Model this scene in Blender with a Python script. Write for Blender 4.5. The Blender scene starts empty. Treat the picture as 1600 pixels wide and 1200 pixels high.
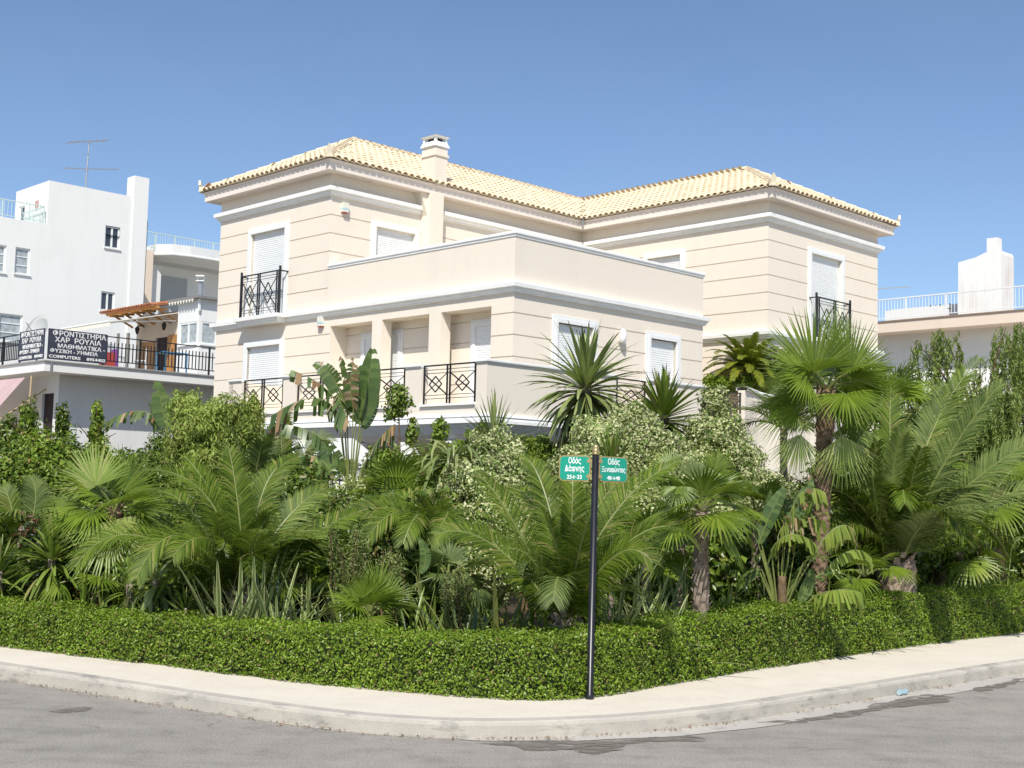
import bpy, math, random
import numpy as np
from mathutils import Matrix, Vector
from mathutils.noise import noise as pnoise

SC = bpy.context.scene
COL = SC.collection
# ------------------------------------------------------------------ camera
EYE = 2.0; FOC = 2000.452; PITCH = 0.085; ROLL = 0.024
cd = bpy.data.cameras.new('camera'); cam = bpy.data.objects.new('camera', cd); COL.objects.link(cam)
cd.sensor_width = 36.0; cd.lens = FOC / 1600 * 36; cd.clip_start = 0.1; cd.clip_end = 3000
cam.matrix_world = Matrix.Translation((0, 0, EYE)) @ Matrix.Rotation(math.pi / 2 + PITCH, 4, 'X') @ Matrix.Rotation(ROLL, 4, 'Z')
SC.camera = cam
# ------------------------------------------------------------------ sky, sun, exposure
SUN_EL = math.radians(49); SUN_AZ = math.radians(265)      # azimuth: angle of the direction TO the sun, from +X
w = bpy.data.worlds.new('World'); SC.world = w; w.use_nodes = True
nt = w.node_tree; nt.nodes.clear()
sky = nt.nodes.new('ShaderNodeTexSky'); sky.sky_type = 'NISHITA'; sky.sun_disc = False
sky.sun_elevation = SUN_EL; sky.sun_rotation = math.pi / 2 - SUN_AZ
sky.air_density = 0.85; sky.dust_density = 0.7; sky.ozone_density = 3.6; sky.altitude = 0
bg = nt.nodes.new('ShaderNodeBackground'); bg.inputs['Strength'].default_value = 0.128
wo = nt.nodes.new('ShaderNodeOutputWorld')
tcw = nt.nodes.new('ShaderNodeTexCoord'); mpw = nt.nodes.new('ShaderNodeMapping'); mpw.inputs['Scale'].default_value = (1.2, 1.2, 3.5); mpw.inputs['Rotation'].default_value = (.2, .3, .5)
nw = nt.nodes.new('ShaderNodeTexNoise'); nw.inputs['Scale'].default_value = 2.2; nw.inputs['Detail'].default_value = 5; rw = nt.nodes.new('ShaderNodeValToRGB')
rw.color_ramp.elements[0].position = .46; rw.color_ramp.elements[0].color = (0, 0, 0, 1); rw.color_ramp.elements[1].position = .78; rw.color_ramp.elements[1].color = (.05, .05, .05, 1)
mw = nt.nodes.new('ShaderNodeMix'); mw.data_type = 'RGBA'; mw.inputs[7].default_value = (5.2, 5.6, 6.2, 1)
nt.links.new(tcw.outputs['Generated'], mpw.inputs[0]); nt.links.new(mpw.outputs[0], nw.inputs['Vector']); nt.links.new(nw.outputs['Fac'], rw.inputs[0]); nt.links.new(rw.outputs[0], mw.inputs[0]); nt.links.new(sky.outputs[0], mw.inputs[6])
nt.links.new(mw.outputs[2], bg.inputs[0]); nt.links.new(bg.outputs[0], wo.inputs[0])
sd = bpy.data.lights.new('sun', 'SUN'); sd.energy = 4.7; sd.angle = math.radians(0.53); sd.color = (1.0, 0.955, 0.88)
sun = bpy.data.objects.new('sun', sd); COL.objects.link(sun)
sun_dir = Vector((math.cos(SUN_AZ) * math.cos(SUN_EL), math.sin(SUN_AZ) * math.cos(SUN_EL), math.sin(SUN_EL)))
sun.rotation_euler = sun_dir.to_track_quat('Z', 'Y').to_euler(); sun.location = (0, -10, 30)
SC.view_settings.view_transform = 'Standard'; SC.view_settings.look = 'None'
SC.view_settings.exposure = 0.20; SC.view_settings.gamma = 1.0; SC.view_settings.use_curve_mapping = False
SC.render.resolution_x = 1024; SC.render.resolution_y = 768

# ------------------------------------------------------------------ where things stand
TH = 0.7810171                                            # the street grid is turned by this
EX = np.array([math.cos(TH), math.sin(TH)]); EY = np.array([-math.sin(TH), math.cos(TH)])
def ray(u, v):
    c, s = math.cos(ROLL), math.sin(ROLL)
    X = c * (u - 800) + s * (v - 600); V = -s * (u - 800) + c * (v - 600)
    return np.array([X / FOC, math.cos(PITCH) + math.sin(PITCH) * V / FOC, math.sin(PITCH) - math.cos(PITCH) * V / FOC])
def P(u, v, Y):
    d = ray(u, v); t = Y / d[1]
    return np.array([d[0] * t, Y, d[2] * t + EYE])
def G(u, Y, z=0.14):                                       # ground point at distance Y in the column u
    v = 785.0
    for _ in range(4):
        p = P(u, v, Y); v += (p[2] - z) / Y * FOC
    return np.array([p[0], Y, z])

# ------------------------------------------------------------------ scene helpers
def tag(o, label=None, cat=None, group=None, kind=None):
    if label: o['label'] = label
    if cat: o['category'] = cat
    if group: o['group'] = group
    if kind: o['kind'] = kind
    return o
def empty(name, loc=(0, 0, 0), rz=0.0, label=None, cat=None, group=None):
    o = bpy.data.objects.new(name, None); COL.objects.link(o); o.location = loc; o.rotation_euler = (0, 0, rz)
    o.empty_display_size = 0.2
    return tag(o, label, cat, group)
def link(name, me, parent=None, **k):
    o = bpy.data.objects.new(name, me); COL.objects.link(o)
    if parent is not None: o.parent = parent
    return tag(o, **k)
class MB:
    def __init__(s): s.v = []; s.f = []
    def add(s, pts, faces):
        b = len(s.v); s.v += [tuple(map(float, p)) for p in pts]; s.f += [tuple(b + i for i in f) for f in faces]; return s
    def quad(s, a, b, c, d): return s.add([a, b, c, d], [(0, 1, 2, 3)])
    def box(s, x0, x1, y0, y1, z0, z1):
        return s.add([(x0, y0, z0), (x1, y0, z0), (x1, y1, z0), (x0, y1, z0), (x0, y0, z1), (x1, y0, z1), (x1, y1, z1), (x0, y1, z1)],
                     [(0, 3, 2, 1), (4, 5, 6, 7), (0, 1, 5, 4), (1, 2, 6, 5), (2, 3, 7, 6), (3, 0, 4, 7)])
    def obox(s, c, ax, ay, az):                             # oriented box: centre and three half axes
        c, ax, ay, az = map(np.array, (c, ax, ay, az)); P8 = []
        for k in (-1, 1):
            for (i, j) in ((-1, -1), (1, -1), (1, 1), (-1, 1)): P8.append(c + i * ax + j * ay + k * az)
        return s.add(P8, [(0, 3, 2, 1), (4, 5, 6, 7), (0, 1, 5, 4), (1, 2, 6, 5), (2, 3, 7, 6), (3, 0, 4, 7)])
    def bar(s, a, b, w_, h=None, up=(0, 0, 1)):
        a, b = np.array(a, float), np.array(b, float); d = b - a; L = np.linalg.norm(d); d /= L
        up = np.array(up, float)
        if abs(d @ up) > 0.95: up = np.array([1.0, 0, 0])
        r = np.cross(d, up); r /= np.linalg.norm(r); q = np.cross(r, d)
        return s.obox((a + b) / 2, d * L / 2, r * w_ / 2, q * (h or w_) / 2)
    def tube(s, pts, rad, n=8, cap=True):
        pts = [np.array(p, float) for p in pts]; m = len(pts)
        if np.isscalar(rad): rad = [rad] * m
        b = len(s.v); up = np.array([0.0, 0, 1]); prev = None
        for i, p in enumerate(pts):
            t = pts[min(i + 1, m - 1)] - pts[max(i - 1, 0)]; t = t / (np.linalg.norm(t) + 1e-9)
            if prev is None:
                r = np.cross(t, up) if abs(t[2]) < 0.9 else np.cross(t, [1.0, 0, 0])
            else: r = prev - t * (prev @ t)
            r /= np.linalg.norm(r); prev = r; q = np.cross(t, r)
            for k in range(n):
                a = 2 * math.pi * k / n
                s.v.append(tuple(p + rad[i] * (math.cos(a) * r + math.sin(a) * q)))
        for i in range(m - 1):
            for k in range(n):
                k2 = (k + 1) % n
                s.f.append((b + i * n + k, b + i * n + k2, b + (i + 1) * n + k2, b + (i + 1) * n + k))
        if cap:
            s.f.append(tuple(b + k for k in range(n))[::-1]); s.f.append(tuple(b + (m - 1) * n + k for k in range(n)))
        return s
    def lathe(s, prof, n=12, c=(0, 0, 0)):
        b = len(s.v); m = len(prof)
        for r, z in prof:
            for k in range(n):
                a = 2 * math.pi * k / n; s.v.append((c[0] + r * math.cos(a), c[1] + r * math.sin(a), c[2] + z))
        for i in range(m - 1):
            for k in range(n):
                k2 = (k + 1) % n; s.f.append((b + i * n + k, b + i * n + k2, b + (i + 1) * n + k2, b + (i + 1) * n + k))
        s.f.append(tuple(b + k for k in range(n))[::-1]); s.f.append(tuple(b + (m - 1) * n + k for k in range(n)))
        return s
    def prism(s, poly, axis, a0, a1):                       # poly in the plane normal to axis ('x': (y,z); 'y': (x,z); 'z': (x,y))
        def m(p, a):
            return {'x': (a, p[0], p[1]), 'y': (p[0], a, p[1]), 'z': (p[0], p[1], a)}[axis]
        n = len(poly)
        return s.add([m(p, a0) for p in poly] + [m(p, a1) for p in poly],
                     [tuple(range(n))[::-1], tuple(range(n, 2 * n))] + [(i, (i + 1) % n, n + (i + 1) % n, n + i) for i in range(n)])
    def mesh(s, name, mat, smooth=False):
        me = bpy.data.meshes.new(name); me.from_pydata(s.v, [], s.f); me.materials.append(mat)
        import bmesh as _b
        bm = _b.new(); bm.from_mesh(me); _b.ops.recalc_face_normals(bm, faces=bm.faces); bm.to_mesh(me); bm.free()
        if smooth: me.shade_smooth() if hasattr(me, 'shade_smooth') else None
        me.update(); return me
    def build(s, name, mat, parent=None, smooth=False, **k):
        return link(name, s.mesh(name, mat, smooth), parent, **k)
    def raw(s, name, mat, parent=None, **k):               # no normal recalculation (leaves, open sheets)
        me = bpy.data.meshes.new(name); me.from_pydata(s.v, [], s.f); me.materials.append(mat); me.update()
        return link(name, me, parent, **k)
def arr_mesh(name, V, T, mat, uv=None, smooth=False):      # fast triangle mesh from arrays
    me = bpy.data.meshes.new(name)
    me.vertices.add(len(V)); me.vertices.foreach_set('co', np.asarray(V, np.float32).ravel())
    n = len(T); me.loops.add(3 * n); me.loops.foreach_set('vertex_index', np.asarray(T, np.int32).ravel())
    me.polygons.add(n); me.polygons.foreach_set('loop_start', np.arange(0, 3 * n, 3, dtype=np.int32))
    if uv is not None:
        l = me.uv_layers.new(name='UVMap'); l.data.foreach_set('uv', np.asarray(uv, np.float32)[np.asarray(T).ravel()].ravel())
    me.materials.append(mat); me.update(calc_edges=True)
    return me

# ------------------------------------------------------------------ materials
def newmat(name):
    m = bpy.data.materials.new(name); m.use_nodes = True; n = m.node_tree; n.nodes.clear()
    out = n.nodes.new('ShaderNodeOutputMaterial'); b = n.nodes.new('ShaderNodeBsdfPrincipled')
    n.links.new(b.outputs[0], out.inputs[0]); return m, n, b, out
def N(n, t, **k):
    x = n.nodes.new(t)
    for a, v in k.items(): setattr(x, a, v)
    return x
def ramp(n, src, stops):
    r = N(n, 'ShaderNodeValToRGB'); e = r.color_ramp.elements
    while len(e) < len(stops): e.new(0.5)
    for i, (p, c) in enumerate(stops): e[i].position = p; e[i].color = (*c, 1) if len(c) == 3 else c
    n.links.new(src, r.inputs[0]); return r.outputs[0]
def coords(n, scale=(1, 1, 1), world=False):
    tc = N(n, 'ShaderNodeNewGeometry') if world else N(n, 'ShaderNodeTexCoord'); mp = N(n, 'ShaderNodeMapping'); mp.inputs['Scale'].default_value = scale
    n.links.new(tc.outputs['Position'] if world else tc.outputs['Object'], mp.inputs[0]); return mp.outputs[0]
def noise(n, co, scale, detail=6, rough=0.6):
    t = N(n, 'ShaderNodeTexNoise'); t.inputs['Scale'].default_value = scale; t.inputs['Detail'].default_value = detail; t.inputs['Roughness'].default_value = rough
    n.links.new(co, t.inputs['Vector']); return t.outputs['Fac']
def mixc(n, a, b, fac, mode='MIX'):
    m = N(n, 'ShaderNodeMix', data_type='RGBA', blend_type=mode)
    for sock, val in ((m.inputs[6], a), (m.inputs[7], b), (m.inputs[0], fac)):
        if isinstance(val, (int, float)): sock.default_value = val
        elif isinstance(val, tuple): sock.default_value = (*val, 1)
        else: n.links.new(val, sock)
    return m.outputs[2]
def bump(n, b, h, strength=0.3, dist=0.01):
    x = N(n, 'ShaderNodeBump'); x.inputs['Strength'].default_value = strength; x.inputs['Distance'].default_value = dist
    n.links.new(h, x.inputs['Height']); n.links.new(x.outputs[0], b.inputs['Normal'])
def plain(name, c, rough=0.6, metal=0.0, var=0.0, scale=3.0, bstr=0.0, bscale=60, spec=0.4, streak=False):
    m, n, b, _ = newmat(name); b.inputs['Roughness'].default_value = rough; b.inputs['Metallic'].default_value = metal
    b.inputs['Specular IOR Level'].default_value = spec
    co = coords(n, (1, 1, 0.12) if streak else (1, 1, 1))
    if var > 0:
        d = tuple(max(0, x * (1 - var)) for x in c); l = tuple(min(1, x * (1 + var * 0.5)) for x in c)
        f = noise(n, co, scale); n.links.new(ramp(n, f, [(0.32, d), (0.62, l)]), b.inputs['Base Color'])
    else: b.inputs['Base Color'].default_value = (*c, 1)
    if bstr: bump(n, b, noise(n, coords(n), bscale, 4), bstr, 0.004)
    return m
def weathered(name, c, dirt, amount=0.5, bscale=90, bstr=0.25, z_streak=True):
    m, n, b, _ = newmat(name); b.inputs['Roughness'].default_value = 0.85; b.inputs['Specular IOR Level'].default_value = 0.2
    f1 = noise(n, coords(n, (1.6, 1.6, 0.10)), 1.6, 8, 0.65); f2 = noise(n, coords(n), 0.7, 5)
    mm = N(n, 'ShaderNodeMath', operation='MULTIPLY'); n.links.new(f1, mm.inputs[0]); n.links.new(f2, mm.inputs[1])
    fac = ramp(n, mm.outputs[0], [(0.24, (0, 0, 0)), (0.52, (amount,) * 3)])
    fine = noise(n, coords(n), 14, 6); cc = ramp(n, fine, [(0.3, tuple(x * 0.96 for x in c)), (0.7, c)])
    n.links.new(mixc(n, cc, dirt, fac), b.inputs['Base Color'])
    bump(n, b, noise(n, coords(n), bscale, 4), bstr, 0.003)
    return m
def leafmat(name, stops, trans=0.3, rough=0.42, spec=0.25, tcol=(0.35, 0.5, 0.05), stripes=None, big=0.35):
    m, n, b, out = newmat(name); g = N(n, 'ShaderNodeNewGeometry'); oi = N(n, 'ShaderNodeObjectInfo')
    s = N(n, 'ShaderNodeMath', operation='ADD'); n.links.new(g.outputs['Random Per Island'], s.inputs[0]); n.links.new(oi.outputs['Random'], s.inputs[1])
    fr = N(n, 'ShaderNodeMath', operation='FRACT'); n.links.new(s.outputs[0], fr.inputs[0])
    c = ramp(n, fr.outputs[0], stops)
    big_n = noise(n, coords(n, world=True), 1.1, 3)
    c = mixc(n, c, ramp(n, big_n, [(0.35, (1 - big,) * 3), (0.65, (1.0, 1.0, 1.0))]), 1.0, 'MULTIPLY')
    if stripes:
        uv = N(n, 'ShaderNodeUVMap'); sp = N(n, 'ShaderNodeSeparateXYZ'); n.links.new(uv.outputs[0], sp.inputs[0])
        a = N(n, 'ShaderNodeMath', operation='SUBTRACT'); n.links.new(sp.outputs[0], a.inputs[0]); a.inputs[1].default_value = 0.5
        ab = N(n, 'ShaderNodeMath', operation='ABSOLUTE'); n.links.new(a.outputs[0], ab.inputs[0])
        c = mixc(n, c, stripes, ramp(n, ab.outputs[0], [(0.24, (0, 0, 0)), (0.33, (1, 1, 1))]))
    n.links.new(c, b.inputs['Base Color']); b.inputs['Roughness'].default_value = rough; b.inputs['Specular IOR Level'].default_value = spec
    tr = N(n, 'ShaderNodeBsdfTranslucent'); n.links.new(mixc(n, c, tcol, 0.35, 'MIX'), tr.inputs[0])
    mx = N(n, 'ShaderNodeMixShader'); mx.inputs[0].default_value = trans
    n.links.new(b.outputs[0], mx.inputs[1]); n.links.new(tr.outputs[0], mx.inputs[2]); n.links.new(mx.outputs[0], out.inputs[0])
    return m
PEACH = weathered('peach_render', (0.785, 0.71, 0.60), (0.64, 0.56, 0.475), 0.40)
WHITE = plain('white_stucco_trim', (0.86, 0.86, 0.83), 0.7, var=0.05, bstr=0.1)
WHITEP = plain('white_paint', (0.77, 0.78, 0.76), 0.4, var=0.03)
SHUT = plain('white_shutter', (0.78, 0.79, 0.775), 0.45, var=0.04, scale=9)
SOFFIT = plain('soffit_render', (0.76, 0.68, 0.55), 0.85, var=0.05)
IRON = plain('black_iron', (0.018, 0.02, 0.022), 0.45, 0.2, spec=0.5)
def tilemat(name, a, b_, c_):
    m, n, b, _ = newmat(name); g = N(n, 'ShaderNodeNewGeometry'); oi = N(n, 'ShaderNodeObjectInfo')
    s = N(n, 'ShaderNodeMath', operation='ADD'); n.links.new(g.outputs['Random Per Island'], s.inputs[0]); n.links.new(oi.outputs['Random'], s.inputs[1])
    fr = N(n, 'ShaderNodeMath', operation='FRACT'); n.links.new(s.outputs[0], fr.inputs[0])
    c = ramp(n, fr.outputs[0], [(0.0, a), (0.55, b_), (0.9, c_), (1.0, a)])
    f = noise(n, coords(n, world=True), 18, 6)
    n.links.new(mixc(n, c, ramp(n, f, [(0.3, (0.8, 0.78, 0.74)), (0.65, (1, 1, 1))]), 0.8, 'MULTIPLY'), b.inputs['Base Color'])
    b.inputs['Roughness'].default_value = 0.8; b.inputs['Specular IOR Level'].default_value = 0.2
    bump(n, b, noise(n, coords(n), 60, 4), 0.3, 0.003); return m
TILE = tilemat('cream_clay_tile', (0.70, 0.60, 0.415), (0.745, 0.645, 0.465), (0.67, 0.52, 0.37))
OTILE = tilemat('orange_clay_tile', (0.40, 0.16, 0.08), (0.48, 0.21, 0.11), (0.33, 0.12, 0.07))
OLDWHITE = weathered('old_white_render', (0.76, 0.76, 0.73), (0.60, 0.60, 0.57), 0.45)
OLDWHITE2 = weathered('grey_white_render', (0.70, 0.71, 0.69), (0.5, 0.5, 0.47), 0.5)
PALEPEACH = weathered('pale_peach_render', (0.74, 0.62, 0.50), (0.6, 0.52, 0.44), 0.35)
GREYPANE = plain('dark_window_glass', (0.05, 0.055, 0.07), 0.08, spec=0.6)
CURTAIN = plain('window_with_net_curtain', (0.38, 0.42, 0.43), 0.25, var=0.3, scale=6, spec=0.6)
SCREENRAIL = plain('pale_green_steel', (0.55, 0.66, 0.62), 0.5, 0.0)
WOOD = plain('varnished_wood', (0.42, 0.20, 0.06), 0.45, var=0.35, scale=7, streak=True)
DARK = plain('dark_doorway', (0.03, 0.02, 0.025), 0.7)
CANVAS = plain('cream_canvas', (0.76, 0.72, 0.62), 0.9, var=0.05)
PINKCAN = plain('pink_canvas', (0.46, 0.33, 0.33), 0.9, var=0.1, scale=2)
GREYMETAL = plain('galvanised_metal', (0.42, 0.43, 0.44), 0.4, 0.7)

def asphalt():
    m, n, b, _ = newmat('worn_asphalt'); co = coords(n, world=True)
    f = noise(n, co, 0.45, 6, 0.6); g = noise(n, co, 55, 5, 0.75); st = noise(n, coords(n, (0.35, 2.0, 1), True), 1.1, 7, 0.65); bl = noise(n, co, 3.2, 7, .7)
    c = ramp(n, f, [(0.3, (0.265, 0.245, 0.215)), (0.7, (0.325, 0.30, 0.268))])
    c = mixc(n, c, ramp(n, g, [(0.36, (0.62, 0.62, 0.62)), (0.5, (1, 1, 1)), (0.66, (1.25, 1.24, 1.2))]), 1.0, 'MULTIPLY')
    c = mixc(n, c, ramp(n, st, [(0.34, (0.87, 0.875, 0.885)), (0.52, (1, 1, 1)), (0.72, (1.10, 1.09, 1.07))]), 1.0, 'MULTIPLY')
    c = mixc(n, c, ramp(n, bl, [(0.33, (0.82, 0.81, 0.80)), (0.5, (1, 1, 1)), (0.7, (1.07, 1.07, 1.06))]), 1.0, 'MULTIPLY')
    vo = N(n, 'ShaderNodeTexVoronoi', feature='DISTANCE_TO_EDGE'); vo.inputs['Scale'].default_value = .55; dm = N(n, 'ShaderNodeMix', data_type='VECTOR'); nn_ = N(n, 'ShaderNodeTexNoise'); nn_.inputs['Scale'].default_value = 2.5; nn_.inputs['Detail'].default_value = 6; n.links.new(co, nn_.inputs['Vector'])
    dm.inputs[0].default_value = .22; n.links.new(co, dm.inputs[4]); n.links.new(nn_.outputs['Color'], dm.inputs[5]); n.links.new(dm.outputs[1], vo.inputs['Vector'])
    ck = ramp(n, vo.outputs['Distance'], [(0.0, (1, 1, 1)), (0.008, (0, 0, 0))]); ms = ramp(n, noise(n, co, .8, 3), [(.52, (0, 0, 0)), (.6, (.55, .55, .55))])
    ckm = mixc(n, (0, 0, 0), ck, ms); c = mixc(n, c, (.12, .105, .09), ckm)
    n.links.new(c, b.inputs['Base Color']); b.inputs['Roughness'].default_value = 0.9; b.inputs['Specular IOR Level'].default_value = 0.25
    bump(n, b, g, 0.7, 0.008); return m
def concrete(name, a, b_, dirt, sc=2.0, amt=0.6):
    m, n, b, _ = newmat(name); co = coords(n, world=True)
    f = noise(n, co, sc, 7, 0.65); g = noise(n, co, 90, 4); d = noise(n, coords(n, (1, 1, 3), True), 3.1, 8, 0.7)
    c = ramp(n, f, [(0.3, a), (0.7, b_)])
    c = mixc(n, c, dirt, ramp(n, d, [(0.53, (0, 0, 0)), (0.70, (amt,) * 3)]))
    c = mixc(n, c, ramp(n, g, [(0.35, (0.9, 0.9, 0.9)), (0.6, (1.03, 1.03, 1.03))]), 1.0, 'MULTIPLY')
    n.links.new(c, b.inputs['Base Color']); b.inputs['Roughness'].default_value = 0.88; b.inputs['Specular IOR Level'].default_value = 0.2
    bump(n, b, g, 0.35, 0.004); return m
ASPH = asphalt()
PAVE = concrete('cream_pavement', (0.60, 0.545, 0.455), (0.665, 0.61, 0.515), (0.50, 0.45, 0.38), 1.3, 0.35)
KERBM = concrete('kerb_concrete', (0.38, 0.355, 0.31), (0.50, 0.46, 0.39), (0.19, 0.18, 0.165), 2.2, 0.85)
GUTM = concrete('gutter_concrete', (0.40, 0.375, 0.335), (0.47, 0.44, 0.39), (0.24, 0.22, 0.19), 1.8, 0.7)
STAIN = concrete('damp_stained_asphalt', (0.165, 0.148, 0.122), (0.215, 0.193, 0.163), (0.12, 0.108, 0.09), 6, 0.6)
_n = STAIN.node_tree; _o = [x for x in _n.nodes if x.type == 'OUTPUT_MATERIAL'][0]; _b = [x for x in _n.nodes if x.type == 'BSDF_PRINCIPLED'][0]; _t = N(_n, 'ShaderNodeBsdfTransparent'); _m = N(_n, 'ShaderNodeMixShader')
_n.links.new(ramp(_n, noise(_n, coords(_n, (1, 2.2, 1), True), 3.6, 9, .72), [(.40, (0, 0, 0)), (.54, (.9, .9, .9))]), _m.inputs[0]); _n.links.new(_t.outputs[0], _m.inputs[1]); _n.links.new(_b.outputs[0], _m.inputs[2]); _n.links.new(_m.outputs[0], _o.inputs[0])
SOIL = concrete('dark_garden_soil', (0.045, 0.032, 0.02), (0.08, 0.055, 0.035), (0.03, 0.02, 0.012), 3, 0.6)
EARTH = concrete('dry_ground', (0.25, 0.21, 0.15), (0.32, 0.27, 0.2), (0.2, 0.17, 0.12), 0.4, 0.5)

# ------------------------------------------------------------------ ground, road, pavement
def offset_path(path, d, closed=False):
    """offset a 2D polyline to its left by d with mitred corners"""
    pts = [np.array(p, float) for p in path]; out = []; n = len(pts)
    for i in range(n):
        a = pts[i] - pts[i - 1] if (i > 0 or closed) else None
        b = pts[(i + 1) % n] - pts[i] if (i < n - 1 or closed) else None
        na = None if a is None else np.array([-a[1], a[0]]) / np.linalg.norm(a)
        nb = None if b is None else np.array([-b[1], b[0]]) / np.linalg.norm(b)
        if na is None: m = nb
        elif nb is None: m = na
        else:
            m = na + nb; m = m / max(0.15, (m @ na))
        out.append(pts[i] + d * m)
    return out
def smooth_path(path, n=6):
    pts = [np.array(p, float) for p in path]; out = []
    for i in range(len(pts) - 1):
        p0, p1, p2, p3 = pts[max(i - 1, 0)], pts[i], pts[i + 1], pts[min(i + 2, len(pts) - 1)]
        for k in range(n):
            t = k / n; out.append(0.5 * ((2 * p1) + (-p0 + p2) * t + (2 * p0 - 5 * p1 + 4 * p2 - p3) * t * t + (-p0 + 3 * p1 - 3 * p2 + p3) * t ** 3))
    out.append(pts[-1]); return out
def molding(path, prof, name, mat, parent=None, closed_prof=False, smooth=False, **k):
    """sweep a profile of (outward offset, z) along a polyline; outward = right-hand side of the walking direction"""
    rows = [offset_path(path, -o) for o, z in prof]; m = MB(); n = len(path)
    for r, (o, z) in zip(rows, prof): m.v += [(float(p[0]), float(p[1]), z) for p in r]
    q = len(prof)
    for j in range(q - 1 + (1 if closed_prof else 0)):
        j2 = (j + 1) % q
        for i in range(n - 1): m.f.append((j * n + i, j * n + i + 1, j2 * n + i + 1, j2 * n + i))
    if closed_prof:
        m.f.append(tuple(j * n for j in range(q))); m.f.append(tuple(j * n + n - 1 for j in range(q))[::-1])
    return m.build(name, mat, parent, smooth, **k)
KERB = [(-39.4, 35.0), (-22.5, 24.2), (-9.3, 15.85), (-5.11, 13.17), (-3.84, 12.36), (-2.39, 11.42), (-1.53, 10.93), (-1.01, 10.72), (-0.36, 10.62), (0.3, 10.72), (1.16, 11.07), (2.07, 11.70), (3.2, 12.73), (4.57, 14.02), (6.19, 15.50), (12.9, 21.5), (34.0, 40.4)]
KERB_S = KERB[:2] + [tuple(p) for p in smooth_path(KERB[2:-1], 5)] + KERB[-1:]
HEDGE = [(-17.0, 20.9), (-9.0, 16.45), (-5.71, 14.62), (-4.57, 13.97), (-3.49, 13.36), (-2.49, 12.75), (-1.76, 12.36), (-0.97, 12.04), (-0.28, 11.82), (0.32, 11.74), (0.77, 11.95), (1.30, 12.50), (2.47, 13.86), (3.85, 15.32), (5.57, 17.10), (7.57, 18.98), (12.5, 23.6)]
HEDGE_S = smooth_path(HEDGE, 6)
def sheet(name, poly, z, mat, **k):
    m = MB(); m.add([(p[0], p[1], z) for p in poly], [tuple(range(len(poly)))]); o = m.raw(name, mat, **k)
    if o.data.polygons[0].normal.z < 0: o.data.flip_normals()
    return o
sheet('ground', [(-900, -300), (900, -300), (900, 1500), (-900, 1500)], -0.012, EARTH, kind='structure')
sheet('road', [(-60, -25), (60, -25), (60, 75), (-60, 75)], 0.0, ASPH, kind='structure')
kin = offset_path(KERB_S, 0.15)                             # inner edge of the kerb
poly = [tuple(p) for p in kin] + [(34, 75), (-39, 75)]
sheet('pavement', poly, 0.138, PAVE, kind='structure')
molding(KERB_S, [(0, -0.01), (-0.004, 0.105), (-0.012, 0.128), (-0.03, 0.14), (-0.152, 0.1425)], 'kerb', KERBM, kind='structure', smooth=False)
hin = offset_path(HEDGE_S, 0.12)
sheet('garden_soil', [tuple(p) for p in hin] + [(13, 60), (-17, 60)], 0.146, SOIL, kind='structure')
gut_in = [p for p in KERB_S if p[0] > -0.4 and p[0] < 20]
gut_out = []
for i, p in enumerate(gut_in):
    t = min(1, i / 14); gut_out.append(offset_path(gut_in, -(0.05 + 0.25 * t + 0.02 * math.sin(i * 1.3)))[i])
sheet('gutter', [tuple(p) for p in gut_in] + [tuple(p) for p in gut_out[::-1]], 0.005, GUTM, kind='structure')
def blob(name, pts, z, mat, seed=0, amp=0.03, **k):
    rnd = random.Random(seed); P_ = smooth_path(list(pts) + [pts[0]], 14)[:-1]; amp = .018; P_ = [p + np.array([pnoise(Vector((p[0] * 4, p[1] * 4, seed))), pnoise(Vector((p[0] * 4, p[1] * 4, seed + 9)))]) * .07 for p in P_]
    return sheet(name, [(p[0] + rnd.uniform(-amp, amp), p[1] + rnd.uniform(-amp, amp) * 0.5) for p in P_], z, mat, **k)
def gpx(u, v, z=0.0):
    d = ray(u, v); t = (z - EYE) / d[2]; return (d[0] * t, d[1] * t)
blob('damp_patch', [gpx(*q) for q in [(740, 1162), (850, 1157), (950, 1158), (1010, 1153), (1075, 1151), (1105, 1158), (1040, 1160), (1000, 1163), (965, 1167), (940, 1179), (910, 1177), (880, 1171), (830, 1174), (800, 1166)]], 0.0062, STAIN, 3, kind='structure')
blob('damp_patch', [gpx(*q) for q in [(1180, 1131), (1260, 1122), (1330, 1111), (1400, 1094), (1450, 1085), (1492, 1090), (1470, 1098), (1400, 1106), (1340, 1118), (1250, 1129)]], 0.0062, STAIN, 4, kind='structure')
blob('damp_patch', [gpx(*q) for q in [(1518, 1076), (1560, 1068), (1600, 1060), (1600, 1064), (1572, 1074), (1530, 1082)]], 0.0062, STAIN, 5, kind='structure')
blob('damp_patch', [gpx(*q) for q in [(77, 1113), (100, 1108), (125, 1104), (140, 1106), (132, 1112), (105, 1115)]], 0.004, STAIN, 6, 0.02, kind='structure')

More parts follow.
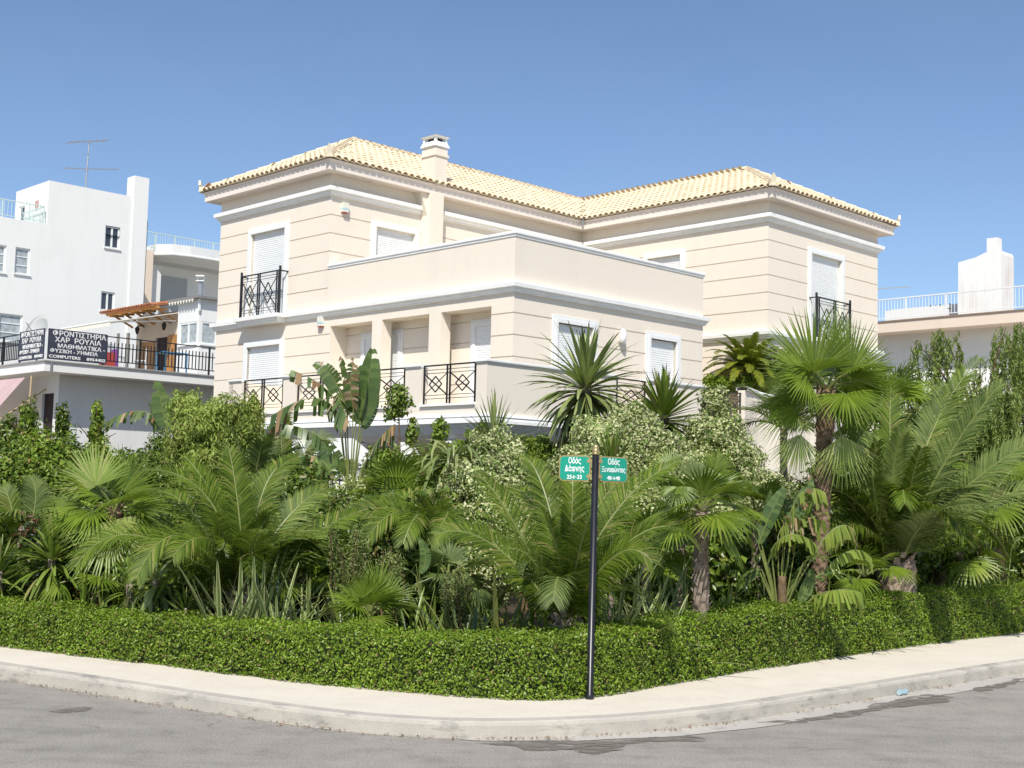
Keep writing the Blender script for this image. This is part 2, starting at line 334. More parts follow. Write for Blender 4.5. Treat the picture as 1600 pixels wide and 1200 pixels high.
# ------------------------------------------------------------------ wall with grooves and openings
def wall_mesh(o, d, nrm, s0, s1, z0, z1, ops=(), grooves=(), gw=0.026, gd=0.022, m=None, plain_zone=None):
    m = m or MB(); o = np.array(o, float); d = np.array(d, float); nrm = np.array(nrm, float)
    def Q(s, z, dep=0.0):
        p = o + d * s - nrm * dep; return (p[0], p[1], z)
    ss = sorted({s0, s1, *[x for x in (plain_zone or ()) if s0 < x < s1], *[x for q in ops for x in q[:2] if s0 < x < s1]})
    zs = {z0, z1, *[x for q in ops for x in q[2:4] if z0 < x < z1]}
    gz = [g for g in grooves if z0 < g - gw / 2 and g + gw / 2 < z1]
    for g in gz: zs |= {g - gw / 2, g + gw / 2}
    zs = sorted(zs)
    for a, b in zip(ss, ss[1:]):
        for c, e in zip(zs, zs[1:]):
            ms, mz = (a + b) / 2, (c + e) / 2
            if any(q[0] < ms < q[1] and q[2] < mz < q[3] for q in ops): continue
            if any(abs(mz - g) < gw / 2 for g in gz) and not (plain_zone and plain_zone[0] < ms < plain_zone[1]):
                m.quad(Q(a, c, gd), Q(b, c, gd), Q(b, e, gd), Q(a, e, gd))
                m.quad(Q(a, c), Q(b, c), Q(b, c, gd), Q(a, c, gd)); m.quad(Q(a, e), Q(b, e), Q(b, e, gd), Q(a, e, gd))
            else: m.quad(Q(a, c), Q(b, c), Q(b, e), Q(a, e))
    for q in ops:
        a, b, c, e = q[:4]; dp = q[4] if len(q) > 4 else 0.2
        m.quad(Q(a, c), Q(a, e), Q(a, e, dp), Q(a, c, dp)); m.quad(Q(b, c), Q(b, e), Q(b, e, dp), Q(b, c, dp))
        m.quad(Q(a, e), Q(b, e), Q(b, e, dp), Q(a, e, dp)); m.quad(Q(a, c), Q(b, c), Q(b, c, dp), Q(a, c, dp))
    return m
def shutter_window(parent, o, d, nrm, s0, s1, z0, z1, fw=0.15, dep=0.10, sill=True, head=0.0, name='window', slat=0.052):
    """white moulded surround, standing proud, with a closed slatted roller shutter set back in it"""
    o = np.array(o, float); d = np.array(d, float); nrm = np.array(nrm, float)
    D3 = np.array([d[0], d[1], 0]); N3 = np.array([nrm[0], nrm[1], 0]); Z3 = np.array([0, 0, 1.0]); O3 = np.array([o[0], o[1], 0])
    def bx(m, a, b, c, e, p0, p1): m.obox(O3 + D3 * (a + b) / 2 + Z3 * (c + e) / 2 + N3 * (p0 + p1) / 2, D3 * (b - a) / 2, N3 * abs(p1 - p0) / 2, Z3 * (e - c) / 2)
    fr = MB()
    for (f, pr, inn) in ((fw, 0.03, fw * 0.55), (fw * 0.55 - 0.001, 0.045, 0.0)):
        bx(fr, s0 + fw - f, s0 + fw - inn, z0, z1 - fw + f, -dep, pr); bx(fr, s1 - fw + inn, s1 - fw + f, z0, z1 - fw + f, -dep, pr)
        bx(fr, s0 + fw - inn, s1 - fw + inn, z1 - fw + inn, z1 - fw + f, -dep, pr)
    w_ = fr.build(name, WHITEP, parent)
    if sill:
        sm = MB(); bx(sm, s0 - 0.03, s1 + 0.03, z0 - 0.06, z0, -dep, 0.075); sm.build('sill', WHITEP, w_)
    a, b = s0 + fw, s1 - fw; m = MB(); n = int((z1 - fw - z0) / slat); zt = z1 - fw
    def Q(s, z, p): return O3 + D3 * s + Z3 * z + N3 * p
    zc = zt
    base = -dep + 0.03
    rows = [(zt, base)]
    while zc - slat > z0:
        rows += [(zc - slat * 0.10, base + 0.001), (zc - slat * 0.16, base + 0.008), (zc - slat * 0.85, base + 0.009), (zc - slat * 0.95, base + 0.002)]; zc -= slat
    rows.append((z0, base))
    for (za, pa), (zb, pb) in zip(rows, rows[1:]): m.quad(Q(a, za, pa), Q(b, za, pa), Q(b, zb, pb), Q(a, zb, pb))
    m.raw('roller_shutter', SHUT, w_)
    return w_
def glass_window(parent, o, d, nrm, s0, s1, z0, z1, pane=GREYPANE, nm=2, fw=0.06, dep=0.12, reveal=OLDWHITE, nh=1, name='window', frame=None):
    o = np.array(o, float); d = np.array(d, float); nrm = np.array(nrm, float)
    D3 = np.array([d[0], d[1], 0]); N3 = np.array([nrm[0], nrm[1], 0]); Z3 = np.array([0, 0, 1.0]); O3 = np.array([o[0], o[1], 0])
    def bx(m, a, b, c, e, p0, p1): m.obox(O3 + D3 * (a + b) / 2 + Z3 * (c + e) / 2 + N3 * (p0 + p1) / 2, D3 * (b - a) / 2, N3 * abs(p1 - p0) / 2, Z3 * (e - c) / 2)
    fr = MB(); bx(fr, s0, s0 + fw, z0, z1, -dep, -dep + 0.05); bx(fr, s1 - fw, s1, z0, z1, -dep, -dep + 0.05)
    bx(fr, s0 + fw, s1 - fw, z0, z0 + fw, -dep, -dep + 0.05); bx(fr, s0 + fw, s1 - fw, z1 - fw, z1, -dep, -dep + 0.05)
    for i in range(1, nm):
        c = s0 + (s1 - s0) * i / nm; bx(fr, c - fw * 0.6, c + fw * 0.6, z0 + fw, z1 - fw, -dep, -dep + 0.055)
    for i in range(1, nh):
        c = z0 + (z1 - z0) * i / nh; bx(fr, s0 + fw, s1 - fw, c - 0.02, c + 0.02, -dep, -dep + 0.045)
    f = fr.build(name, frame or WHITEP, parent)
    for i in range(nm):
        a = s0 + (s1 - s0) * i / nm; b = s0 + (s1 - s0) * (i + 1) / nm; g = MB(); bx(g, a + 0.01, b - 0.01, z0 + 0.01, z1 - 0.01, -dep + 0.01, -dep + 0.02); g.build('pane', pane, f)
    sm = MB(); bx(sm, s0 - 0.05, s1 + 0.05, z0 - 0.05, z0, -dep, 0.07); sm.build('sill', WHITEP, f)
    return f
# ------------------------------------------------------------------ the villa (local x = along the right street, y = along the left street)
villa = empty('villa', (0.0, 25.93, 0), TH, 'cream two storey villa with pale yellow tiled roof and white cornices behind the garden', 'villa')
GRU = [6.80, 7.25, 7.70, 8.15, 8.60]; GRL = [3.88, 4.33, 4.78, 5.23, 5.68]; GR = GRL + GRU
XM, YM = 14.485, 11.247
def wall(name, o, d, nrm, s0, s1, z0, z1, ops=(), grooves=(), mat=PEACH, parent=villa, extra=None, **k):
    m = wall_mesh(o, d, nrm, s0, s1, z0, z1, ops, grooves, **k)
    if extra: extra(m)
    return m.raw(name, mat, parent)
Z0, ZT = 0.12, 9.60
# A-facing walls (normal -x); s runs along +y
wall('wall', (0, 0), (0, 1), (-1, 0), 6.347, YM, Z0, ZT, [(8.20, 9.72, 6.30, 8.51, .16), (8.25, 9.71, 3.6, 5.56, .16)], GR)
wall('wall', (0, 0), (0, 1), (-1, 0), 0, 6.347, 3.3, 6.2, [(4.61, 6.20, 3.62, 5.865, .28), (2.62, 4.25, 3.62, 5.865, .28), (0.66, 2.23, 3.62, 5.865, .28)], GRL, plain_zone=(.66, 6.2))
wall('wall', (9.0, 0), (0, 1), (-1, 0), -.08, 6.347, Z0, ZT, [(2.72, 3.84, 6.9, 8.53, .16)], GR)
wall('wall', (6.388, 0), (0, 1), (1, 0), 0, 6.347, Z0, 6.2, (), GRL)
# B-facing walls (normal -y); s runs along +x
wall('wall', (0, 6.347), (1, 0), (0, -1), 0, 9.0, 6.2, ZT, [(1.40, 2.64, 6.9, 8.52, .16)], GRU)
wall('wall', (0, 0), (1, 0), (0, -1), 0, 6.388, 3.3, 6.2, [(1.30, 2.42, 3.62, 5.62, .16), (4.40, 5.36, 3.62, 5.60, .16)], GRL)
wall('wall', (0, -.08), (1, 0), (0, -1), 9.0, XM, Z0, ZT, [(11.0, 12.5, 6.30, 8.54, .16)], GR)
wall('rear_wall', (0, YM), (1, 0), (0, 1), 0, XM, Z0, ZT); wall('rear_wall', (XM, 0), (0, 1), (1, 0), -.08, YM, Z0, ZT)
m = MB(); m.box(0.02, 6.37, 0.02, 6.33, 6.06, 6.18); m.box(6.40, 8.98, 0.2, 6.33, 3.3, 3.6); m.build('terrace_floor', SOFFIT, villa)
# loggia behind the three openings
m = MB()
wall_mesh((0.5, 0), (0, 1), (-1, 0), 0.66, 6.2, 3.6, 5.9, [], GRL, m=m)
m.quad((.28, .66, 5.88), (.5, .66, 5.88), (.5, 6.2, 5.88), (.28, 6.2, 5.88)); m.quad((.28, 6.2, 3.6), (.5, 6.2, 3.6), (.5, 6.2, 5.9), (.28, 6.2, 5.9))
m.quad((.28, .66, 3.6), (.5, .66, 3.6), (.5, .66, 5.9), (.28, .66, 5.9)); m.quad((-.0, .6, 3.61), (.5, .6, 3.61), (.5, 6.2, 3.61), (-.0, 6.2, 3.61))
m.raw('loggia_wall', PEACH, villa)
shutter_window(villa, (0.5, 0), (0, 1), (-1, 0), 4.07, 5.61, 3.62, 5.69, dep=0.02, sill=False, name='balcony_door')
shutter_window(villa, (0.5, 0), (0, 1), (-1, 0), 0.68, 1.78, 3.62, 5.70, dep=0.02, sill=False, name='balcony_door')
# windows
shutter_window(villa, (0, 0), (0, 1), (-1, 0), 8.05, 9.87, 6.31, 8.67, sill=False)
shutter_window(villa, (0, 0), (0, 1), (-1, 0), 8.09, 9.86, 3.62, 5.72, sill=False)
shutter_window(villa, (9.0, 0), (0, 1), (-1, 0), 2.56, 4.0, 6.9, 8.69)
shutter_window(villa, (0, 6.347), (1, 0), (0, -1), 1.24, 2.80, 6.9, 8.68)
shutter_window(villa, (0, 0), (1, 0), (0, -1), 1.15, 2.58, 3.62, 5.77, sill=False)
shutter_window(villa, (0, 0), (1, 0), (0, -1), 4.25, 5.51, 3.62, 5.75, sill=False)
shutter_window(villa, (0, -.08), (1, 0), (0, -1), 10.84, 12.66, 6.31, 8.70, sill=False)
# cornices
CP = [(0, YM), (0, 6.347), (9.0, 6.347), (9.0, -.08), (XM, -.08), (XM, YM), (0, YM)]
def closed(path, prof): return path, prof
UC = [(0, 9.06), (.05, 9.063), (.052, 9.10), (.085, 9.125), (.09, 9.165), (.142, 9.172), (.15, 9.262), (.14, 9.27), (0, 9.28)]
CPc = [(XM, -.08), (XM, YM), (0, YM), (0, 6.347), (9.0, 6.347), (9.0, -.08), (XM, -.08)]
molding([(6, YM)] + CP[:-1] + [(5.9, YM)], UC, 'upper_cornice', WHITE, villa)
SCN = [(0, 6.10), (.05, 6.103), (.052, 6.135), (.08, 6.16), (.085, 6.20), (.13, 6.206), (.14, 6.29), (.13, 6.297), (0, 6.305)]
molding([(3, YM), (0, YM), (0, 0), (6.388, 0), (6.388, 5)], SCN, 'string_cornice', WHITE, villa)
molding([(9.0, 6.3), (9.0, -.08), (XM, -.08), (XM, 6)], [(o, z - .045) for o, z in SCN], 'string_cornice', WHITE, villa)
# parapet over the front block with its cap
m = MB()
wall_mesh((0, 0), (0, 1), (-1, 0), 0, 6.345, 6.2, 7.27, m=m); wall_mesh((0, 0), (1, 0), (0, -1), 0, 6.388, 6.2, 7.27, m=m); wall_mesh((6.388, 0), (0, 1), (1, 0), 0, 6.345, 6.2, 7.27, m=m)
wall_mesh((.2, 0), (0, 1), (1, 0), .2, 6.345, 6.18, 7.27, m=m); wall_mesh((0, .2), (1, 0), (0, 1), .2, 6.188, 6.18, 7.27, m=m); wall_mesh((6.188, 0), (0, 1), (-1, 0), .2, 6.345, 6.18, 7.27, m=m)
m.raw('parapet', PEACH, villa)
molding([(0, 6.34), (0, 0), (6.388, 0), (6.388, 6.3)], [(0, 7.255), (.02, 7.262), (.022, 7.30), (.032, 7.312), (.046, 7.318), (.048, 7.36), (.04, 7.369), (-.235, 7.369), (-.24, 7.30), (-.2, 7.255)], 'parapet_cap', WHITE, villa)
# eaves
EP = [(6, YM), (0, YM), (0, 6.347), (9.0, 6.347), (9.0, -.08), (XM, -.08), (XM, YM), (5.9, YM)]
molding(EP, [(0, 9.598), (.320, 9.595), (.328, 9.60), (.330, 9.78), (.385, 9.842), (.2, 9.846)], 'eaves_fascia', plain('eaves_render', (0.78, 0.70, 0.62), 0.8, var=0.05), villa)
# roof: deck, cover tiles, ridge tiles
OT = .40; ZE = 9.855; ZR = 11.34
a0, a1_, b0, b1_ = -OT, 9.0 - OT, 6.347 - OT, YM + OT
RA = (2.45, (b0 + b1_) / 2); RJ = (11.74, (b0 + b1_) / 2); RB = (11.74, 2.50)
E1, E2, E3, E4, E5, E6 = (a0, b0), (a0, b1_), (XM + OT, b1_), (XM + OT, -.08 - OT), (a1_, -.08 - OT), (a1_, b0)
def r3(p, z): return (p[0], p[1], z)
SL = [[E1, E6, RJ, RA], [E2, E1, RA], [E6, E5, RB, RJ], [E5, E4, RB], [E4, E3, RJ, RB], [E3, E2, RA, RJ]]
RIDGEP = {RA, RJ, RB}
m = MB()
for s in SL: m.add([r3(p, ZR if p in RIDGEP else ZE) for p in s], [tuple(range(len(s)))])
roof = m.build('roof', TILE, villa)
def half_tile(L=.40, r0=.066, r1=.082, n=6, t=.012):
    """barrel cover tile: local +y up the slope, z up; wide end down-slope"""
    m = MB(); 
    for (y, r) in ((0, r1), (L, r0)):
        for rr in (r, r - t):
            for k in range(n + 1):
                a = math.pi * k / n; m.v.append((rr * math.cos(a), y, rr * math.sin(a) * .92))
    q = n + 1
    for k in range(n):
        m.f += [(k, k + 1, 2 * q + k + 1, 2 * q + k), (q + k, 3 * q + k, 3 * q + k + 1, q + k + 1), (k, q + k, q + k + 1, k + 1)]
    me = bpy.data.meshes.new('roof_tile'); me.from_pydata(m.v, [], m.f); me.materials.append(TILE); me.update(); return me
tile_me = half_tile(); tv = np.array([v.co[:] for v in tile_me.vertices]); tf = [tuple(p.vertices) for p in tile_me.polygons]
def inpoly(p, poly):
    s = 0
    for i in range(len(poly)):
        a, b = poly[i], poly[(i + 1) % len(poly)]; c = (b[0] - a[0]) * (p[1] - a[1]) - (b[1] - a[1]) * (p[0] - a[0])
        if s == 0: s = c
        elif c * s < 0: return False
    return True
tiles = []; rt = random.Random(5); PITCH_T, EXPO = .208, .33
for si in range(6):
    s = SL[si]; p0, p1 = np.array(s[0]), np.array(s[1]); d = (p1 - p0); Ls = np.linalg.norm(d); d /= Ls
    inn = np.array([-d[1], d[0]])
    c = np.mean([np.array(q) for q in s], axis=0)
    if (c - p0) @ inn < 0: inn = -inn
    run = max((np.array(q) - p0) @ inn for q in s); rise = ZR - ZE; sl = math.hypot(run, rise)
    up3 = np.array([inn[0] * run / sl, inn[1] * run / sl, rise / sl]); x3 = np.array([d[0], d[1], 0.0]); n3 = np.cross(x3, up3)
    if n3[2] < 0: x3 = -x3; n3 = np.cross(x3, up3)
    nc = int(Ls / PITCH_T); off = (Ls - nc * PITCH_T) / 2; pj = [(np.array(q) - p0) @ d for q in s]
    for i in range(int(min(pj) / PITCH_T) - 1, int(max(pj) / PITCH_T) + 2):
        for j in range(int(sl / EXPO) + 1):
            h = j * EXPO - .03; mid = p0 + d * (off + i * PITCH_T) + inn * ((h + .17) * run / sl)
            if j > 0 and not inpoly(mid, s): continue
            b_ = p0 + d * (off + i * PITCH_T)
            if j == 0 and not inpoly(b_ + inn * .05 , s): continue
            o3 = np.array([b_[0], b_[1], ZE]) + up3 * h + n3 * (.004 + .012 * 1)
            M_ = np.eye(4); tw = rt.uniform(-.02, .02)
            M_[:3, 0] = x3 * math.cos(tw) + up3 * math.sin(tw); M_[:3, 1] = up3 * math.cos(tw) - x3 * math.sin(tw) + n3 * (-.022); M_[:3, 2] = n3; M_[:3, 3] = o3 + n3 * (.014 + rt.uniform(-.003, .003))
            wp = np.array([0, 25.93]) + EX * o3[0] + EY * o3[1]
            tiles.append((j * 0.0 + (0 if si in (0, 1, 2, 3) else 100) + np.linalg.norm(wp), M_))
tiles.sort(key=lambda t: t[0])
for _, M_ in tiles[:280]:
    o = link('roof_tile', tile_me, roof); o.matrix_local = Matrix(M_.tolist())
V_, F_ = [], []
for _, M_ in tiles[280:]:
    b = len(V_) and sum(len(x) for x in V_) or 0
    V_.append(tv @ M_[:3, :3].T + M_[:3, 3]); F_ += [tuple(b + i for i in f) for f in tf]
me = bpy.data.meshes.new('roof_tiles'); me.from_pydata(np.concatenate(V_).tolist(), [], F_); me.materials.append(TILE); me.update()
link('roof_tiles', me, roof, kind='stuff')
ridge_me = None
def ridge_run(p, q, z0, z1, r=.105):
    global ridge_me
    p, q = np.array([*p, z0]), np.array([*q, z1]); L = np.linalg.norm(q - p); d = (q - p) / L; side = np.cross(d, [0, 0, 1.0]); side /= np.linalg.norm(side); n3 = np.cross(side, d)
    if ridge_me is None: ridge_me = half_tile(.40, .085, .105)
    n = int(L / .34)
    for i in range(n + 1):
        M_ = np.eye(4); M_[:3, 0] = side; M_[:3, 1] = d - n3 * .04; M_[:3, 2] = n3; M_[:3, 3] = p + d * (i * L / (n + 1)) + n3 * .055
        o = link('ridge_tile', ridge_me, roof); o.matrix_local = Matrix(M_.tolist())
ridge_run(RA, RJ, ZR, ZR); ridge_run(RB, RJ, ZR, ZR); ridge_run(E1, RA, ZE, ZR); ridge_run(E2, RA, ZE, ZR); ridge_run(E5, RB, ZE, ZR); ridge_run(E4, RB, ZE, ZR)
# antefix finials on the corners, the valley flashing
def finial(p, ang):
    m = MB(); pr = [(-.07, 0), (.07, 0), (.085, .06), (.06, .10), (.095, .15), (.06, .20), (.035, .24), (0, .30), (-.035, .24), (-.06, .20), (-.095, .15), (-.06, .10), (-.085, .06)]
    m.prism(pr, 'y', -.03, .03); m.tube([(0, .02, .05), (0, .12, .04), (0, .2, .0)], [.05, .06, .05], 8)
    m.box(-.11, .11, -.05, .06, -.03, .02)
    o = m.build('roof_finial', plain('pale_terracotta', (0.70, 0.62, 0.46), 0.8, var=.15), roof); o.location = (p[0], p[1], ZE + .04); o.rotation_euler = (math.radians(12), 0, ang)
for p, a in ((E1, -math.pi / 4), (E2, -math.pi * .75), (E5, -math.pi / 4), (E4, math.pi / 4)): finial(p, a)
m = MB(); m.bar((E6[0], E6[1], ZE + .02), (E6[0] + .55, E6[1] + .55, ZE + .32), .10, .03); m.tube([(E6[0] - .02, E6[1] - .02, 9.62), (E6[0] - .02, E6[1] - .02, 9.97)], .03, 8); m.build('valley_flashing', GREYMETAL, roof)
# chimney on the eaves
ch = MB(); ch.box(2.95, 3.37, 5.97, 6.50, 9.80, 10.80); ch.box(2.92, 3.40, 5.94, 6.53, 10.60, 10.66)
chim = ch.build('chimney', PEACH, villa)
m = MB(); cx, cy = 3.16, 6.235
def frus(m, z0, z1, w0, w1, d0, d1): m.add([(cx - w0, cy - d0, z0), (cx + w0, cy - d0, z0), (cx + w0, cy + d0, z0), (cx - w0, cy + d0, z0), (cx - w1, cy - d1, z1), (cx + w1, cy - d1, z1), (cx + w1, cy + d1, z1), (cx - w1, cy + d1, z1)], [(0, 3, 2, 1), (4, 5, 6, 7), (0, 1, 5, 4), (1, 2, 6, 5), (2, 3, 7, 6), (3, 0, 4, 7)])
frus(m, 10.86, 10.99, .255, .20, .30, .25); frus(m, 11.09, 11.13, .20, .25, .25, .31); frus(m, 11.132, 11.15, .25, .12, .31, .16); frus(m, 10.80, 10.86, .16, .20, .2, .25)
for sx in (-1, 1):
    for sy in (-1, 1): m.box(cx + sx * .17 - .03, cx + sx * .17 + .03, cy + sy * .22 - .03, cy + sy * .22 + .03, 10.99, 11.09)
m.build('chimney_cowl', WHITE, chim)
m = MB(); m.box(cx - .12, cx + .12, cy - .16, cy + .16, 10.97, 11.08); m.build('flue', DARK, chim)
m = MB(); m.box(2.85, 3.31, 6.0, 6.345, 6.2, 9.597); m.prism([(2.60, 9.597), (2.86, 9.597), (2.86, 9.0)], 'y', 6.10, 6.344); m.build('chimney_breast', PEACH, villa)
# alarm boxes and wall lamp
def alarm(o, d, nrm, s, z):
    m = MB(); o, d, nrm = (np.array([*q, 0.0]) for q in (o, d, nrm)); c = o + d * s + nrm * .05 + np.array([0, 0, z])
    m.obox(c, d * .085, nrm * .05, np.array([0, 0, .115])); a = m.build('alarm_box', plain('alarm_white', (.72, .70, .60), .5), villa)
    m = MB(); m.obox(c + nrm * .003 + np.array([0, 0, -.04]), d * .087, nrm * .05, np.array([0, 0, .022])); m.build('blue_band', plain('pale_blue_plastic', (.42, .58, .64), .4), a)
    m = MB(); m.obox(c + np.array([0, 0, -.128]), d * .075, nrm * .045, np.array([0, 0, .014])); m.build('red_lens', plain('red_lens', (.36, .08, .06), .3), a)
alarm((0, 6.347), (1, 0), (0, -1), .38, 8.82); alarm((0, 0), (0, 1), (-1, 0), 6.52, 6.00)
m = MB(); m.lathe([(.03, -.16), (.07, -.13), (.085, 0), (.075, .10), (.05, .15), (.01, .18)], 14, (3.33, -.10, 5.52)); m.box(3.29, 3.37, -.06, 0, 5.38, 5.48)
m.build('wall_lamp', plain('opal_glass', (.82, .82, .78), .25), villa, True)
# balconet slabs with rails
def prof_bar(m, O3, D3, s0, s1, z, w_=.035): m.bar(O3 + D3 * s0 + np.array([0, 0, z]), O3 + D3 * s1 + np.array([0, 0, z]), w_, w_)
def rail_panels(parent, o, d, s0, s1, zb, zt, n, ends=(True, False), name='railing_panel'):
    O3 = np.array([o[0], o[1], 0.0]); D3 = np.array([d[0], d[1], 0.0]); Z = np.array([0, 0, 1.0]); W = (s1 - s0) / n; tb = .028
    for i in range(n):
        m = MB(); a = s0 + i * W; b = a + W
        at_ = lambda s, z: O3 + D3 * s + Z * z
        m.bar(at_(a, zt - .015), at_(b, zt - .015), .045, .028)
        la = a + .02; lb = a + .105
        for s in ((la, lb) if (i > 0 or ends[0]) else (la,)): m.bar(at_(s, zb), at_(s, zt - .03), tb, tb)
        if i > 0 or ends[0]:
            for z in (zt - .10, zt - .17, zb + .17, zb + .10): m.bar(at_(la, z), at_(lb, z), .018, .018)
        c0 = lb; c1 = b + (.02 if i < n - 1 else -.01)
        if i == n - 1: m.bar(at_(b - .014, zb), at_(b - .014, zt - .03), tb, tb)
        for z in (zt - .10, zt - .17, zb + .17, zb + .10): m.bar(at_(c0, z), at_(c1, z), .012, .012)
        zl, zh = zb + .17, zt - .17
        m.bar(at_(c0, zl), at_(c1, zh), .022, .022); m.bar(at_(c0, zh), at_(c1, zl), .014, .014)
        mc, mz = (c0 + c1) / 2, (zl + zh) / 2; dw, dh = (c1 - c0) * .27, (zh - zl) * .36
        q = [at_(mc - dw, mz), at_(mc, mz + dh), at_(mc + dw, mz), at_(mc, mz - dh)]
        for k in range(4): m.bar(q[k], q[(k + 1) % 4], .02, .02)
        m.build(name, IRON, parent)
def balconet(o, d, nrm, s0, s1, dz=0.0):
    sl_path = [(o[0] + d[0] * s1, o[1] + d[1] * s1), (o[0] + d[0] * s1 + nrm[0] * .24, o[1] + d[1] * s1 + nrm[1] * .24), (o[0] + d[0] * s0 + nrm[0] * .24, o[1] + d[1] * s0 + nrm[1] * .24), (o[0] + d[0] * s0, o[1] + d[1] * s0)]
    if nrm[1] != 0: sl_path = sl_path[::-1]
    molding(sl_path, [(-.2, 6.09 + dz)] + [(a, z + dz) for a, z in SCN[:-1]] + [(-.24, 6.303 + dz)], 'balconet_slab', WHITE, villa)
    pn = (o[0] + nrm[0] * .24, o[1] + nrm[1] * .24)
    rail_panels(villa, pn, d, s0 + .0, s1 - .0, 6.32 + dz, 7.40 + dz, 2, (True, False), 'balconet_railing')
    for s in (s0 - .03, s1 + .03):
        m = MB(); q = np.array([pn[0] + d[0] * s, pn[1] + d[1] * s]); m.bar((q[0], q[1], 6.30 + dz), (q[0], q[1], 7.50 + dz), .045, .045)
        e = np.array([o[0] + d[0] * s, o[1] + d[1] * s]); m.bar((q[0], q[1], 7.38 + dz), (e[0], e[1], 7.38 + dz), .03, .03)
        m.build('railing_post', IRON, villa)
balconet((0, 0), (0, 1), (-1, 0), 8.06, 9.72)
balconet((0, -.08), (1, 0), (0, -1), 10.92, 12.55, -.045)
# first floor balcony wrapping round the corner
BX, BY = -1.467, -.8
m = MB(); m.box(BX + .1, -.01, BY + .1, 8.10, 3.30, 3.58); m.box(-.01, 14.4, BY + .1, -.09, 3.30, 3.575); m.build('balcony_floor', SOFFIT, villa)
CAPZ = 4.50
def bal_solid(m, o, d, nrm, s0, s1, z1, t=.18):
    O3 = np.array([*o, 0.0]); D3 = np.array([*d, 0.0]); N3 = np.array([*nrm, 0.0])
    m.obox(O3 + D3 * (s0 + s1) / 2 - N3 * t / 2 + np.array([0, 0, (3.42 + z1) / 2]), D3 * (s1 - s0) / 2, N3 * t / 2, np.array([0, 0, (z1 - 3.42) / 2]))
def cap_run(path, name='pier_cap', z=CAPZ):
    molding(path, [(.0, z - .02), (.025, z - .015), (.03, z), (.045, z + .005), (.047, z + .04), (.04, z + .046), (-.22, z + .046), (-.225, z), (-.18, z - .02)], name, WHITE, villa, closed_prof=True)
m = MB()
bal_solid(m, (BX, 0), (0, 1), (-1, 0), 7.62, 8.18, CAPZ); bal_solid(m, (BX, 0), (0, 1), (-1, 0), 5.45, 5.93, CAPZ); bal_solid(m, (BX, 0), (0, 1), (-1, 0), 1.12, 1.62, CAPZ)
bal_solid(m, (BX, 0), (0, 1), (-1, 0), 1.62, 5.45, 3.68); bal_solid(m, (BX, 0), (0, 1), (-1, 0), 5.93, 7.62, 3.68); bal_solid(m, (BX, 0), (0, 1), (-1, 0), -.5, 1.12, 3.68)
bal_solid(m, (BX, 0), (0, 1), (-1, 0), BY, -.5, CAPZ); m.box(BX, 0, 8.0, 8.179, 3.42, CAPZ - .001)
bal_solid(m, (BX + .18, BY), (1, 0), (0, -1), 0, 3.60, CAPZ); bal_solid(m, (0, BY), (1, 0), (0, -1), 2.31, 3.36, 3.68); bal_solid(m, (0, BY), (1, 0), (0, -1), 3.36, 5.40, CAPZ); bal_solid(m, (0, BY), (1, 0), (0, -1), 5.40, 6.92, 3.68)
m.build('balcony_parapet', PEACH, villa)
cap_run([(BX, 8.19), (BX, 7.61)]); cap_run([(BX, 5.94), (BX, 5.44)]); cap_run([(BX, 1.63), (BX, 1.11)]); cap_run([(BX, -.49), (BX, BY), (2.32, BY)]); cap_run([(3.35, BY), (5.41, BY)])
for a, b in ((5.93, 7.62), (1.62, 5.45), (-.5, 1.12)):
    m = MB(); m.box(BX - .05, BX + .2, a + .01, b - .01, 3.681, 3.722); m.build('rail_sill', WHITE, villa)
rail_panels(villa, (BX + .07, 0), (0, 1), -.5, 1.12, 3.74, CAPZ + .02, 2); rail_panels(villa, (BX + .07, 0), (0, 1), 1.62, 5.45, 3.74, CAPZ + .02, 4); rail_panels(villa, (BX + .07, 0), (0, 1), 5.93, 7.62, 3.74, CAPZ + .02, 2)
rail_panels(villa, (0, BY + .07), (1, 0), 2.31, 3.36, 3.72, CAPZ, 1); rail_panels(villa, (0, BY + .07), (1, 0), 5.40, 6.92, 3.72, CAPZ, 2)
molding([(-.3, 8.18), (BX, 8.18), (BX, BY), (6.94, BY)], [(0, 3.50), (.05, 3.495), (.065, 3.45), (.05, 3.42), (.06, 3.39), (.06, 3.33), (.03, 3.315)], 'balcony_moulding', WHITE, villa)
molding([(-.2, 8.18), (BX, 8.18), (BX, BY), (6.94, BY)], [(.02, 3.315), (-.02, 3.25), (-.12, 3.12), (-.3, 3.02), (-.6, 2.98), (-.68, 2.92)], 'balcony_cove', plain('cove_render', (.66, .67, .66), .8, var=.05), villa)
# curved garden-terrace parapet right of the block (wavy white cap)
wp_ = [(6.93 + i * .23, BY - .05 + .10 * math.sin(i * .62), CAPZ + .06 * math.cos(i * .62)) for i in range(32)]
m = MB()
for (p, q) in zip(wp_, wp_[1:]):
    m.add([(p[0], p[1], 2.2), (q[0], q[1], 2.2), (q[0], q[1] + .2, 2.2), (p[0], p[1] + .2, 2.2), (p[0], p[1], p[2]), (q[0], q[1], q[2]), (q[0], q[1] + .2, q[2]), (p[0], p[1] + .2, p[2])], [(0, 1, 5, 4), (2, 3, 7, 6), (4, 5, 6, 7)])
m.add([(wp_[0][0], wp_[0][1], 2.2), (wp_[0][0], wp_[0][1] + .2, 2.2), (wp_[0][0], wp_[0][1] + .2, wp_[0][2]), (wp_[0][0], wp_[0][1], wp_[0][2])], [(0, 1, 2, 3)])
m.raw('terrace_parapet', PEACH, villa)
m = MB()
